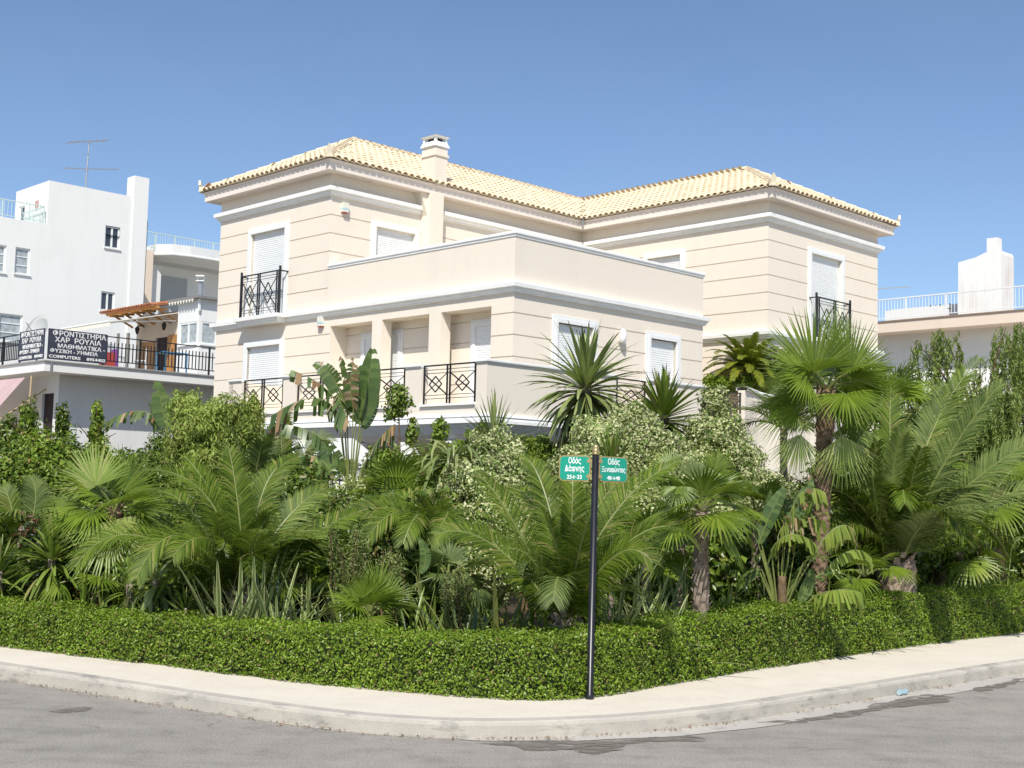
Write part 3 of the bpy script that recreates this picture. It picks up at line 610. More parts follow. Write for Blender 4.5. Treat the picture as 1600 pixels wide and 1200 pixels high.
for (p, q) in zip(wp_, wp_[1:]):
    a = [(p[0], p[1] - .06, p[2]), (p[0], p[1] + .26, p[2]), (p[0], p[1] + .26, p[2] + .09), (p[0], p[1] - .06, p[2] + .09)]; b = [(q[0], q[1] - .06, q[2]), (q[0], q[1] + .26, q[2]), (q[0], q[1] + .26, q[2] + .09), (q[0], q[1] - .06, q[2] + .09)]
    m.add(a + b, [(0, 1, 5, 4), (1, 2, 6, 5), (2, 3, 7, 6), (3, 0, 4, 7)])
m.raw('wavy_cap', WHITE, villa)
# ground floor under the balcony
wall('ground_floor_wall', (-.2, 0), (0, 1), (-1, 0), -.4, 8.0, Z0, 3.3); wall('ground_floor_wall', (0, -.3), (1, 0), (0, -1), -.2, 9.0, Z0, 3.3)
for y in (6.9, 3.5, .4): MB().box(-1.35, -1.05, y - .15, y + .15, .12, 3.0).build('porch_column', WHITE, villa)
shutter_window(villa, (-.2, 0), (0, 1), (-1, 0), 4.4, 6.0, .2, 2.4, dep=.02, sill=False, name='ground_floor_door')

# white garden walls and the garden railing in front of the villa
def garden_wall(pts, Y, label, g=None):
    m = MB(); m.prism([(x, z) for x, z in pts], 'y', Y, Y + .25); return m.build('garden_wall', OLDWHITE, None, label=label, cat='wall', group=g)
garden_wall([(-5.2, .1), (-3.95, .1), (-3.95, 2.34), (-4.45, 2.62), (-5.2, 2.8)], 22.6, 'white garden wall with sloping top left of the banana plant, under the balcony', 'white garden walls under the balcony')
garden_wall([(-3.9, .1), (-3.42, .1), (-3.42, 2.86), (-3.9, 2.86)], 22.9, 'white square garden pier seen left of the banana plant stems', 'white garden walls under the balcony')
garden_wall([(-3.25, .1), (-2.35, .1), (-2.35, 2.55), (-2.8, 2.90), (-3.25, 2.90)], 22.7, 'white garden wall seen between the banana plant stems', 'white garden walls under the balcony')
garden_wall([(-1.95, .1), (-1.25, .1), (-1.25, 2.1), (-1.75, 2.85), (-1.95, 2.85)], 22.6, 'white garden wall with steep sloping end right of the banana plant', 'white garden walls under the balcony')
gr = empty('garden_railing', (-3.9, 22.3, 1.2), 0, 'black iron garden railing in front of the white wall left of the banana stem', 'railing')
m = MB(); m.bar((0, 0, 1.0), (1.0, 0, .95), .04); m.bar((0, 0, .35), (1.0, 0, .3), .03); m.build('rail', IRON, gr)
for i in range(7):
    m = MB(); m.bar((.05 + i * .15, 0, .1), (.05 + i * .15, 0, 1.0), .022); m.build('baluster', IRON, gr)

# ------------------------------------------------------------------ neighbours
def bxs(parent, name, mat, *boxes, **k):
    m = MB()
    for b in boxes: m.box(*b)
    return m.build(name, mat, parent, **k)
def thin_rail(name, label, loc, rz, path, h, mat, gap=.14, post=1.2, cat='railing', group=None, low=.1):
    r = empty(name, loc, rz, label, cat, group); m = MB(); mb = MB(); mp = MB()
    for p, q in zip(path, path[1:]):
        p3, q3 = np.array([*p, 0.0]), np.array([*q, 0.0]); L = np.linalg.norm(q3 - p3); d = (q3 - p3) / L; Z = np.array([0, 0, 1.0])
        m.bar(p3 + Z * h, q3 + Z * h, .05, .04); m.bar(p3 + Z * low, q3 + Z * low, .03, .03)
        for i in range(int(L / gap) + 1): mb.bar(p3 + d * i * gap + Z * low, p3 + d * i * gap + Z * (h - .02), .016, .016)
        for i in range(int(L / post) + 1): mp.bar(p3 + d * i * post, p3 + d * i * post + Z * h, .045, .045)
    m.build('rail', mat, r); mp.build('post', mat, r); mb.build('balusters', mat, r, kind='stuff'); return r
# tall white block, left
NB = (-20.78, 56.0)
n1 = empty('apartment_block', (*NB, 0), TH, 'tall white apartment block with a stair tower and square chimney pillar at far left', 'apartment block')
ops = [(-2.5, -1.74, 10.95, 12.15, .12), (-1.34, -.68, 11.0, 12.16, .12), (2.77, 3.50, 12.78, 13.80, .12), (2.73, 3.40, 9.87, 10.75, .12), (-1.87, -.85, 8.0, 9.2, .12), (-3.2, -2.3, 8.0, 9.2, .12)]
m = wall_mesh((0, 0), (1, 0), (0, -1), -8, 4.06, 0, 13.38, ops); wall_mesh((0, 0), (1, 0), (0, -1), 0, 4.06, 13.38, 15.36, [o for o in ops if o[2] > 12.7 and False] + [(2.77, 3.50, 13.38, 13.80, .12)], m=m)
m.raw('front_wall', OLDWHITE, n1)
m = wall_mesh((0, 0), (0, 1), (-1, 0), 0, 3.40, 13.38, 15.36, [(2.40, 3.0, 13.40, 14.6, .12)]); m.quad((0, 0, 15.36), (4.06, 0, 15.36), (4.06, 3.4, 15.36), (0, 3.4, 15.36)); m.quad((-8, 0, 13.38), (-8, 9, 13.38), (4.06, 9, 13.38), (4.06, 0, 13.38)); m.quad((0, 3.4, 13.38), (4.06, 3.4, 13.38), (4.06, 3.4, 15.36), (0, 3.4, 15.36)); m.quad((-8, 9, 0), (4.8, 9, 0), (4.8, 9, 13.4), (-8, 9, 13.4)); m.quad((4.8, 0, 0), (4.8, 9, 0), (4.8, 9, 13.4), (4.8, 0, 13.4)); m.quad((-8, 0, 0), (-8, 9, 0), (-8, 9, 13.4), (-8, 0, 13.4))
m.raw('stair_tower', OLDWHITE, n1)
bxs(n1, 'chimney_pillar', OLDWHITE, (4.06, 4.80, -.08, .62, 0, 16.36))
bxs(n1, 'drainpipe', plain('brown_pipe', (.16, .12, .10), .6), (4.83, 4.93, .1, .2, 6, 14.4))
for a in ops:
    left = a[0] < 0
    glass_window(n1, (0, 0), (1, 0), (0, -1), a[0], a[1], a[2], a[3], CURTAIN if left else GREYPANE, 1 if left else 2, .07, .12, nh=3 if left else 1)
glass_window(n1, (0, 0), (0, 1), (-1, 0), 2.40, 3.0, 13.42, 14.6, GREYPANE, 1, .07, .1, name='roof_door')
bxs(n1, 'wall_shrine', plain('reddish_niche', (.45, .28, .24), .8), (-.04, 0, .95, 1.25, 14.2, 14.6))
thin_rail('roof_railing', 'thin pale green railing along the roof edge of the tall white block', (*NB, 13.38), TH, [(-8, -.0 + .05), (-.15, .05), (-.15, 2.2)], .78, SCREENRAIL, .16)
# antenna
an = empty('tv_antenna', (*(np.array(NB) + EX * 2.68 + EY * 2.0), 15.3), TH, 'thin two level television antenna on the roof of the white block', 'antenna')
m = MB(); m.tube([(0, 0, 0), (0, 0, 1.3), (.06, 0, 2.78)], [.045, .04, .03], 6); m.build('mast', GREYMETAL, an)
m = MB(); m.bar((-1.0, 0, 2.5), (1.0, 0, 3.02), .045)
for i in range(7): x = -.95 + i * .31; m.bar((x, -.35, 2.5 + (x + 1) * .26), (x, .35, 2.5 + (x + 1) * .26), .026)
m.bar((-1.1, 0, 1.26), (1.6, 0, 1.72), .035)
for i in range(9): x = -1.05 + i * .32; m.bar((x, -.28, 1.27 + (x + 1.05) * .17), (x, .28, 1.27 + (x + 1.05) * .17), .022)
m.build('boom', GREYMETAL, an)
# low house with roof terrace
NB2 = (-13.94, 38.0)
n2 = empty('terrace_house', (*NB2, 0), TH, 'low white house with an overhanging roof terrace slab at left', 'house')
bxs(n2, 'terrace_slab', OLDWHITE, (0, 16, 0, 12, 5.30, 5.58)); bxs(n2, 'slab_edge', plain('grey_slab_edge', (.30, .30, .28), .8), (-.05, 16.05, -.05, 12.05, 5.582, 5.625))
m = wall_mesh((0, .9), (1, 0), (0, -1), .9, 16, 0, 5.3, [(1.5, 3.4, .3, 1.9, .15)]); wall_mesh((.9, 0), (0, 1), (-1, 0), .9, 12, 0, 5.3, [(1.2, 2.0, 2.9, 4.75, .15)], m=m); m.raw('wall', OLDWHITE2, n2)
bxs(n2, 'terrace_upstand', OLDWHITE, (8.4, 15, .04, .2, 5.6, 5.95))
m = MB(); m.box(.98, 1.0, 1.2, 2.0, 2.9, 4.75); m.build('doorway', DARK, n2)
bxs(n2, 'gutter_pipe', GREYMETAL, (.16, .2, -.06, -.02, 5.3, 5.58))
# black terrace fence
def spear_fence(name, label, loc, path, h=.92, gap=.125, post=1.28):
    r = empty(name, loc, TH, label, 'fence', 'black terrace fence runs'); p3, q3 = np.array([*path[0], 0.0]), np.array([*path[1], 0.0]); L = np.linalg.norm(q3 - p3); d = (q3 - p3) / L; Z = np.array([0, 0, 1.0])
    m = MB(); m.bar(p3 + Z * h, q3 + Z * h, .045, .03); m.bar(p3 + Z * .16, q3 + Z * .16, .03, .03); m.bar(p3 + Z * .60, q3 + Z * .60, .03, .03); m.build('rail', IRON, r)
    bal = MB().bar((0, 0, .16), (0, 0, .76), .026, .026); me = bal.mesh('baluster', IRON); pm = MB().bar((0, 0, 0), (0, 0, h + .02), .05, .05).mesh('post', IRON)
    n = int(L / gap)
    for i in range(n + 1):
        s = p3 + d * min(L, i * gap)
        if i % 10 == 0: o = link('post', pm, r)
        else: o = link('baluster', me, r)
        o.location = s
spear_fence('terrace_fence', 'black spear railing on the right side of the low house terrace', (*NB2, 5.625), [(1.9, .12), (8.4, .12)])
spear_fence('terrace_fence', 'black spear railing left of the folded sign banners', (*NB2, 5.625), [(.12, 2.02), (.12, 7.0)])
# sign banners
FONT_CACHE = {}
def text_mesh(body, size, mat, parent, M_, name='lettering', ext=.004, bold=0.0, fit=None):
    c = bpy.data.curves.new('t', 'FONT'); c.body = body; c.size = size; c.extrude = ext; c.offset = bold; c.align_x = 'CENTER'; c.align_y = 'CENTER'; c.resolution_u = 3
    o = bpy.data.objects.new('t', c); COL.objects.link(o); dg = bpy.context.evaluated_depsgraph_get(); me = bpy.data.meshes.new_from_object(o.evaluated_get(dg)); me.name = name
    bpy.data.objects.remove(o); bpy.data.curves.remove(c); me.materials.clear(); me.materials.append(mat)
    xs = [v.co.x for v in me.vertices]
    q = link(name, me, parent)
    S_ = Matrix.Identity(4)
    if fit and xs:
        k = fit / (max(xs) - min(xs)); cx_ = (max(xs) + min(xs)) / 2; S_ = Matrix.Diagonal((k, 1, 1, 1)) @ Matrix.Translation((-cx_, 0, 0))
    q.matrix_local = M_ @ S_; return q
BANNER = plain('dark_navy_banner', (.045, .05, .075), .55, var=.25, scale=4); LETTER = plain('white_letters', (.82, .82, .80), .6)
def frame_m(o, x, z):                                       # text plane: local x to the right, local y up
    x = Vector(x).normalized(); z = Vector(z).normalized(); n_ = x.cross(z); M_ = Matrix.Identity(4)
    for i in range(3): M_[i][0] = x[i]; M_[i][1] = z[i]; M_[i][2] = n_[i]; M_[i][3] = o[i]
    return M_
def banner(label, o, xdir, W, lines):
    r = empty('sign_banner', (*NB2, 5.66), TH, label, 'sign', 'tutoring school banners on the terrace fence'); H = .92
    x3 = np.array([*xdir, 0.0]); o3 = np.array([*o, 0.0]); nn = np.cross(x3, [0, 0, 1.0])
    m = MB(); m.obox(o3 + x3 * W / 2 + np.array([0, 0, H / 2]), x3 * W / 2, nn * .012, np.array([0, 0, H / 2])); m.build('board', BANNER, r)
    for (t, zc, sz, fit, xc) in lines:
        c = o3 + x3 * (W * xc) + nn * .016 + np.array([0, 0, H * zc]); text_mesh(t, sz, LETTER, r, frame_m(c, x3, (0, 0, 1)), fit=fit * W, bold=.0025)
LN = [('ΦΡΟΝΤΙΣΤΗΡΙΑ', .86, .21, .90, .52), ('ΧΑΡ  ΡΟΥΛΙΑ', .655, .21, .78, .50), ('ΜΑΘΗΜΑΤΙΚΑ -', .455, .17, .80, .56), ('ΦΥΣΙΚΗ - ΧΗΜΕΙΑ', .285, .15, .80, .44), ('COMPUTERS   \u2706 8954402', .10, .125, .95, .50)]
LN[4] = ('COMPUTERS    8954402', .10, .125, .95, .50)
banner('dark banner with white Greek lettering on the right of the fence corner', (.05, -.03), (1, 0), 1.90, LN)
banner('dark banner with white Greek lettering on the left of the fence corner, partly torn', (-.03, 1.75), (0, -1), 1.72, LN)
# pink awning under the slab, left
aw = empty('shop_awning', (*NB2, 0), TH, 'faded pink canvas awning hanging under the terrace slab at the left edge', 'awning')
m = MB(); m.add([(.1, 1.5, 5.2), (.1, 8, 5.2), (-1.3, 8, 3.3), (-1.3, 1.8, 3.3), (.1, 1.5, 5.17), (.1, 8, 5.17), (-1.3, 8, 3.27), (-1.3, 1.8, 3.27)], [(0, 1, 2, 3), (7, 6, 5, 4), (0, 3, 7, 4), (3, 2, 6, 7), (1, 5, 6, 2), (0, 4, 5, 1)]); m.build('canvas', PINKCAN, aw)
m = MB(); m.tube([(.05, .95, 5.2), (.0, .95, 3.6)], .03, 6); m.tube([(-1.3, 1.75, 3.28), (.9, 1.75, 4.9)], .02, 6); m.build('awning_arm', plain('bare_wood', (.45, .33, .2), .7), aw)
# porch house on the terrace: white bay, terracotta porch, awning, lamps
NB3 = (-11.37, 46.0)
n3 = empty('porch_house', (*NB3, 0), TH, 'small house with a white glazed bay and a tiled porch behind the terrace fence', 'house')
m = wall_mesh((0, 0), (0, 1), (-1, 0), 0, 1.5, 5.4, 8.75, [(.12, 1.35, 7.12, 7.94, .06)]); wall_mesh((0, 0), (1, 0), (0, -1), 0, 3.5, 5.4, 8.75, [(.10, 2.0, 7.12, 7.94, .06)], m=m); wall_mesh((0, 1.5), (1, 0), (0, 1), 0, 3, 5.4, 8.75, m=m); m.raw('bay_wall', OLDWHITE, n3)
glass_window(n3, (0, 0), (0, 1), (-1, 0), .12, 1.35, 7.12, 7.94, CURTAIN, 2, .06, .06, name='bay_window'); glass_window(n3, (0, 0), (1, 0), (0, -1), .10, 2.0, 7.12, 7.94, CURTAIN, 3, .06, .06, name='bay_window')
bxs(n3, 'bay_roof', plain('grey_roofing', (.22, .21, .2), .8), (-.22, 3.6, -.22, 1.9, 8.75, 8.84)); bxs(n3, 'downpipe', WHITEP, (-.09, -.02, -.09, -.02, 8.3, 8.8))
m = MB()
for i in range(9): m.prism([(.1 + i * .2, 8.75), (.28 + i * .2, 8.75), (.19 + i * .2, 8.60)], 'x', -.21, -.19)
m.build('scalloped_trim', CANVAS, n3)
m = wall_mesh((1.0, 0), (0, 1), (-1, 0), 1.5, 6.4, 5.4, 8.7, [(3.9, 4.9, 5.6, 7.75, .15)]); m.raw('porch_wall', plain('pale_pink_wall', (.70, .60, .52), .85, var=.05), n3)
bxs(n3, 'wood_panelling', WOOD, (.96, .995, 3.12, 3.88, 5.62, 7.78), (.96, .995, 4.92, 6.0, 5.62, 7.62)); bxs(n3, 'doorway', DARK, (1.10, 1.14, 3.9, 4.9, 5.6, 7.75))
m = MB(); m.box(.5, .58, 6.15, 6.3, 5.6, 8.0); m.box(.3, .38, 6.6, 6.7, 5.6, 8.0); m.build('porch_post', WHITEP, n3)
m = MB()
for i in range(5): m.bar((.55, 3.3 + i * .85, 8.72), (-.05, 3.3 + i * .85, 8.66), .09, .09); m.bar((.98, 3.3 + i * .85, 8.3), (.2, 3.3 + i * .85, 8.66), .07, .07)
m.bar((0, 3.0, 8.72), (0, 7.0, 8.72), .10, .08); m.build('porch_beams', plain('honey_wood', (.50, .26, .08), .6, var=.3), n3)
pr = MB(); pr.add([(-.25, 3.0, 8.76), (-.25, 7.1, 8.76), (1.1, 7.1, 9.05), (1.1, 3.0, 9.05), (-.25, 3.0, 8.73), (-.25, 7.1, 8.73), (1.1, 7.1, 9.02), (1.1, 3.0, 9.02)], [(0, 1, 2, 3), (7, 6, 5, 4), (0, 3, 7, 4), (0, 4, 5, 1), (1, 5, 6, 2), (3, 2, 6, 7)])
prf = pr.build('porch_roof', OTILE, n3); otm = half_tile(.42, .07, .085); otm.materials.clear(); otm.materials.append(OTILE)
for i in range(20):
    for j in range(4):
        o = link('porch_tile', otm, prf); o.matrix_local = Matrix.Translation((-.30 + j * .33, 3.1 + i * .205, 8.77 + j * .07)) @ Matrix.Rotation(-math.radians(78) * 0 - math.pi / 2, 4, 'Z') @ Matrix.Rotation(math.radians(12), 4, 'X')
for y in (3.7, 5.78):
    lp = empty('lantern', (*(np.array(NB3) + EX * .98 + EY * y), 8.25), TH, 'black wall lantern on the porch wall, %s' % ('nearer the white bay' if y < 5 else 'farther from the white bay'), 'lantern', 'porch lanterns')
    m = MB(); m.tube([(0, 0, 0), (-.18, 0, .06), (-.3, 0, -.02)], .022, 6); m.build('bracket', IRON, lp)
    m = MB(); m.lathe([(.02, .12), (.10, .04), (.06, -.14), (.02, -.2)], 8, (-.3, 0, -.12)); m.build('lamp_head', IRON, lp)
aw = empty('terrace_awning', (*NB3, 0), TH, 'cream retractable canvas awning stretched out from the tiled porch', 'awning')
m = MB(); A_ = [(.95, 3.0, 8.62), (.95, 6.9, 8.62), (-1.9, 6.9, 7.95), (-1.9, 3.0, 7.95)]; m.add(A_ + [(x, y, z - .03) for x, y, z in A_], [(0, 1, 2, 3), (7, 6, 5, 4), (0, 3, 7, 4), (1, 5, 6, 2), (3, 2, 6, 7), (0, 4, 5, 1)])
m.quad((-1.91, 3.0, 7.96), (-1.91, 6.9, 7.96), (-1.91, 6.9, 7.78), (-1.91, 3.0, 7.78)); m.raw('canvas', CANVAS, aw)
m = MB(); m.bar((-1.9, 3.0, 7.97), (-1.9, 6.9, 7.97), .06, .06); m.bar((-1.9, 3.2, 7.93), (.9, 3.2, 8.3), .04, .04); m.build('awning_arm', WHITEP, aw)
# things on the terrace
def simple_table(loc, rz, mat, label):
    t = empty('garden_table', loc, rz, label, 'table'); bxs(t, 'tabletop', mat, (-.45, .45, -.3, .3, .70, .74))
    for x in (-.4, .4):
        for y in (-.26, .26): bxs(t, 'leg', mat, (x - .02, x + .02, y - .02, y + .02, 0, .70))
def loc2(x, y, z=5.63): p = np.array(NB2) + EX * x + EY * y; return (p[0], p[1], z)
def plastic_chair(loc, rz, mat, label, g='plastic chairs on the terrace'):
    t = empty('plastic_chair', loc, rz, label, 'chair', g); bxs(t, 'seat', mat, (-.22, .22, -.22, .22, .42, .45)); bxs(t, 'backrest', mat, (-.22, .22, .20, .23, .46, .85))
    for x in (-.2, .2):
        for y in (-.2, .2): bxs(t, 'leg', mat, (x - .02, x + .02, y - .02, y + .02, 0, .42))
simple_table(loc2(4.9, 1.2), TH, plain('blue_plastic', (.08, .25, .42), .4), 'small blue garden table behind the black terrace fence')
plastic_chair(loc2(2.9, 1.3), TH + .4, WHITEP, 'white plastic chair behind the terrace fence, nearest the banner'); plastic_chair(loc2(4.1, 1.9), TH - 2, plain('pale_plastic', (.6, .62, .6), .5), 'pale plastic chair between the white chair and the blue table')
bx_ = empty('crate_stack', loc2(2.45, .9), TH, 'red and purple boxes stacked beside the sign banner on the terrace', 'boxes'); bxs(bx_, 'red_box', plain('red_card', (.45, .07, .06), .6), (-.2, .2, -.15, .15, 0, .5)); bxs(bx_, 'purple_box', plain('purple_card', (.22, .07, .30), .6), (.202, .30, -.15, .15, 0, .62))
ds = empty('satellite_dish', loc2(.2, 1.0), TH + math.radians(195), 'grey satellite dish standing behind the left banner', 'satellite dish')
m = MB(); m.lathe([(.02, -.12), (.2, -.10), (.36, -.03), (.46, .05), (.47, .06), (.35, -.01), (.2, -.08), (.02, -.1)], 20); o = m.build('dish', plain('grey_dish', (.42, .43, .42), .5), ds, True); o.location = (0, 0, 1.02); o.rotation_euler = (0, math.radians(68), 0)
m = MB(); m.tube([(0, 0, 0), (0, 0, 1.0)], .03, 6); m.tube([(0, 0, .7), (.45, 0, 1.15)], .015, 5); m.build('stand', GREYMETAL, ds)
# far house with rounded balcony canopy
NB4 = (-18.08, 62.0)
n4 = empty('balcony_house', (*NB4, 0), TH, 'pale far house with a rounded balcony canopy between the white block and the villa', 'house')
m = wall_mesh((0, 2.2), (1, 0), (0, -1), -.2, 9, 0, 13.2, []); m.quad((-.2, 2.2, 0), (-.2, 8, 0), (-.2, 8, 13.2), (-.2, 2.2, 13.2)); m.raw('back_wall', OLDWHITE, n4)
bxs(n4, 'side_wall', PALEPEACH, (-.1, .9, .9, 2.19, 0, 13.65)); bxs(n4, 'pier', OLDWHITE, (.92, 1.6, 1.3, 2.19, 0, 13.0))
arc = [(.95, 2.2), (.95, .95), (1.5, .15), (2.4, -.12), (3.4, -.15), (9, -.15)]
molding(arc, [(-.5, 13.42), (-.06, 13.42), (0, 13.46), (.0, 13.52), (-.05, 13.56), (-.05, 14.0), (-.3, 14.0)], 'balcony_canopy', OLDWHITE2, n4)
m = MB(); m.add([(p[0], p[1], 13.43) for p in arc] + [(9, 2.2, 13.43)], [tuple(range(7))]); m.raw('canopy_soffit', OLDWHITE2, n4)
bxs(n4, 'roof_slab', OLDWHITE, (-.1, 9, 1.2, 8, 13.66, 13.72)); bxs(n4, 'opening_shade_panel', plain('painted_shade_grey', (.40, .42, .42), .8), (2.1, 3.6, 2.15, 2.198, 10.6, 12.7))  # no opening is cut; its shade is painted as a flat grey panel
thin_rail('roof_railing', 'thin pale green railing on the far house roof left of the villa', (*NB4, 13.72), TH, [(-.1, .95), (9, .95)], .86, SCREENRAIL, .15, 1.1)
fl = empty('metal_flue', (*(np.array(NB3) + EX * 1.3 + EY * 2.2), 8.8), 0, 'small capped metal flue pipe beside the white bay roof', 'flue'); MB().tube([(0, 0, 0), (0, 0, 1.0)], .09, 8).build('pipe', GREYMETAL, fl); m = MB(); m.box(-.16, .16, -.16, .16, 1.16, 1.2); m.box(-.14, -.11, -.02, .02, 1.0, 1.16); m.box(.11, .14, -.02, .02, 1.0, 1.16); m.box(-.15, .15, -.15, .15, .97, 1.0); m.build('cap', WHITE, fl)
# right neighbour with roof terrace
NB5 = (14.35, 50.0)
n5 = empty('flat_roofed_house', (*NB5, 0), TH, 'white house with a flat peach edged roof terrace at far right', 'house')
bxs(n5, 'roof_slab', PALEPEACH, (0, 16, -22, 2.6, 8.62, 9.02)); bxs(n5, 'roof_edge', plain('brown_edge', (.25, .18, .13), .8), (-.04, 16, -22, 2.6, 9.022, 9.075))
m = wall_mesh((1.0, 0), (0, 1), (-1, 0), -22, 2.2, 0, 8.62, []); wall_mesh((0, 2.2), (1, 0), (0, 1), 1.0, 16, 0, 8.62, m=m); wall_mesh((0, -22), (1, 0), (0, -1), 1.0, 16, 0, 8.62, m=m); m.raw('wall', OLDWHITE, n5)
bxs(n5, 'roof_parapet', OLDWHITE, (2.2, 2.4, -3.0, .6, 9.075, 9.86), (2.2, 2.4, -22, -6.2, 9.075, 9.42))
bxs(n5, 'low_wall', OLDWHITE, (.9, 1.1, -2.3, .2, 9.075, 9.62))
m = MB()
for i in range(5):
    y = -2.35 + i * .2; m.bar((1.3, y, 9.1), (1.3, y, 9.75), .03, .03)
m.bar((1.3, -2.4, 9.55), (1.3, -1.5, 9.55), .03, .03); m.build('terrace_gate', IRON, n5)
thin_rail('roof_railing', 'white painted railing with wide top rail on the right roof terrace', (*NB5, 9.075), TH, [(.08, .5), (.08, -22)], .86, WHITEP, .13, 1.65)
cs = empty('roof_chimney_block', (*(np.array(NB5) + EX * 1.3 + EY * -4.40), 9.075), TH, 'rough whitewashed chimney block with a small square stack on the right roof', 'chimney')
PW_ = weathered('peeling_whitewash', (.80, .79, .75), (.55, .42, .33), .75)
m = MB(); m.prism([(0, 0), (1.72, 0), (1.70, 2.24), (1.55, 2.27), (1.0, 2.36), (.62, 2.50), (.2, 2.56), (.04, 2.52), (0, 2.4)], 'x', 0, 1.1); m.build('block', PW_, cs)
bxs(cs, 'stack', PW_, (.1, .5, .19, .60, 2.50, 3.06))
wr = empty('wire_bracket', (*(np.array([0, 25.93]) + EX * 14.49 + EY * 0.0), 8.05), 0, 'thin grey rod sticking out beyond the right corner of the villa', 'bracket'); MB().bar((0, 0, 0), (1.0, .0, .08), .03, .03).build('rod', GREYMETAL, wr)

# ------------------------------------------------------------------ street sign pole
gx, gy = 0.78, 11.93
ps = empty('street_sign', (gx, gy, .14), 0, 'black street name pole with two green Greek street plates at the hedge corner', 'street sign')
m = MB(); lean = -.0
m.tube([(0, 0, -.02), (0, 0, .04), (0, 0, .05), (.0, 0, 2.24)], [.042, .042, .0315, .0315], 14); m.build('pole', plain('black_pole_paint', (.012, .012, .016), .35, var=.3, scale=8, spec=.5), ps, True)
m = MB(); m.lathe([(.036, 2.235), (.038, 2.25), (.03, 2.258), (.037, 2.27), (.037, 2.28), (.028, 2.288), (.033, 2.30), (.031, 2.312), (.018, 2.328), (.004, 2.335)], 16); m.build('brass_finial', plain('brass', (.55, .42, .18), .3, .8), ps, True)
ps.rotation_euler = (0, math.radians(.35), 0)
SGREEN = plain('green_enamel', (.008, .30, .20), .35, spec=.5); SRIM = plain('brass_rim', (.50, .36, .16), .4, .5)
def rrect(w_, h_, r, n=5):
    out = []
    for cx_, cy_, a in ((w_ / 2 - r, h_ / 2 - r, 0), (-w_ / 2 + r, h_ / 2 - r, 90), (-w_ / 2 + r, -h_ / 2 + r, 180), (w_ / 2 - r, -h_ / 2 + r, 270)):
        for k in range(n + 1): t = math.radians(a + 90 * k / n); out.append((cx_ + r * math.cos(t), cy_ + r * math.sin(t)))
    return out
def plate(dirv, side, W, lines, zc=2.105, H=.24):
    d = np.array([*dirv, 0.0]); d /= np.linalg.norm(d); xr = d * side                  # reading direction, left to right
    c = d * (.045 + W / 2) + np.array([0, 0, zc]); M_ = frame_m(c, xr, (0, 0, 1))
    r = MB(); r.prism(rrect(W, H, .045), 'z', -.009, .006); a = r.build('sign_plate', SRIM, ps); a.matrix_local = M_
    g = MB(); g.prism(rrect(W - .022, H - .022, .037), 'z', .0065, .0095); gg = g.build('green_face', SGREEN, a)
    for (t, y, sz, fit) in lines: text_mesh(t, sz, LETTER, a, Matrix.Translation((0, y, .0105)), fit=fit * W, ext=.001, bold=.0012)
    m = MB(); m.bar((0, 0, zc + .07), tuple(d * .08 + np.array([0, 0, zc + .07])), .02, .03); m.bar((0, 0, zc - .07), tuple(d * .08 + np.array([0, 0, zc - .07])), .02, .03); m.build('bracket', SRIM, ps)
plate((-.885, .40), -1, .315, [('Οδός', .068, .075, .40), ('Δάφνης', -.005, .078, .62), ('25\u219033', -.083, .052, .48)])
plate((.78, .60), 1, .355, [('Οδός', .068, .075, .42), ('Ξενοφώντος', -.005, .066, .84), ('48\u219240', -.083, .050, .46)])
# litter and dry leaves in the gutter
rl = np.random.RandomState(11); path = [p for p in KERB_S if -11 < p[0] < 13]
V_, T_ = [], []
for i in range(900):
    k = rl.randint(len(path) - 1); t = rl.rand(); p = np.array(path[k]) * (1 - t) + np.array(path[k + 1]) * t; d = np.array(path[k + 1]) - np.array(path[k]); d /= np.linalg.norm(d)
    if pnoise(Vector((p[0] * 1.3, p[1] * 1.3, 0))) < -.05 and rl.rand() < .8: continue
    nrm = np.array([d[1], -d[0]]); p = p + nrm * (abs(rl.randn()) * .05 + .012); s = rl.uniform(.006, .02); a = rl.rand() * 6.28; b = len(V_)
    for q in range(4): ang = a + q * 1.57; V_.append((p[0] + s * math.cos(ang) * (1 if q % 2 else .5), p[1] + s * math.sin(ang) * (1 if q % 2 else .5), .012 + rl.rand() * .012))
    T_ += [(b, b + 1, b + 2), (b, b + 2, b + 3)]
link('gutter_litter', arr_mesh('gutter_litter', V_, T_, leafmat('dry_litter', [(0, (.16, .07, .035)), (.5, (.30, .18, .09)), (.85, (.5, .42, .3)), (1, (.6, .58, .5))], .05, .8)), None, kind='stuff', label='dry leaves and litter lying along the kerb')
bt = empty('crushed_can', (*gpx(1410, 1087), .006), .8, 'small crushed pale blue can lying in the gutter on the right', 'can'); m = MB(); m.tube([(-.07, 0, .03), (-.03, .01, .032), (.03, -.008, .026), (.07, 0, .03)], [.028, .032, .024, .03], 9); m.build('can_body', plain('pale_blue_can', (.45, .6, .66), .3, .4), bt)
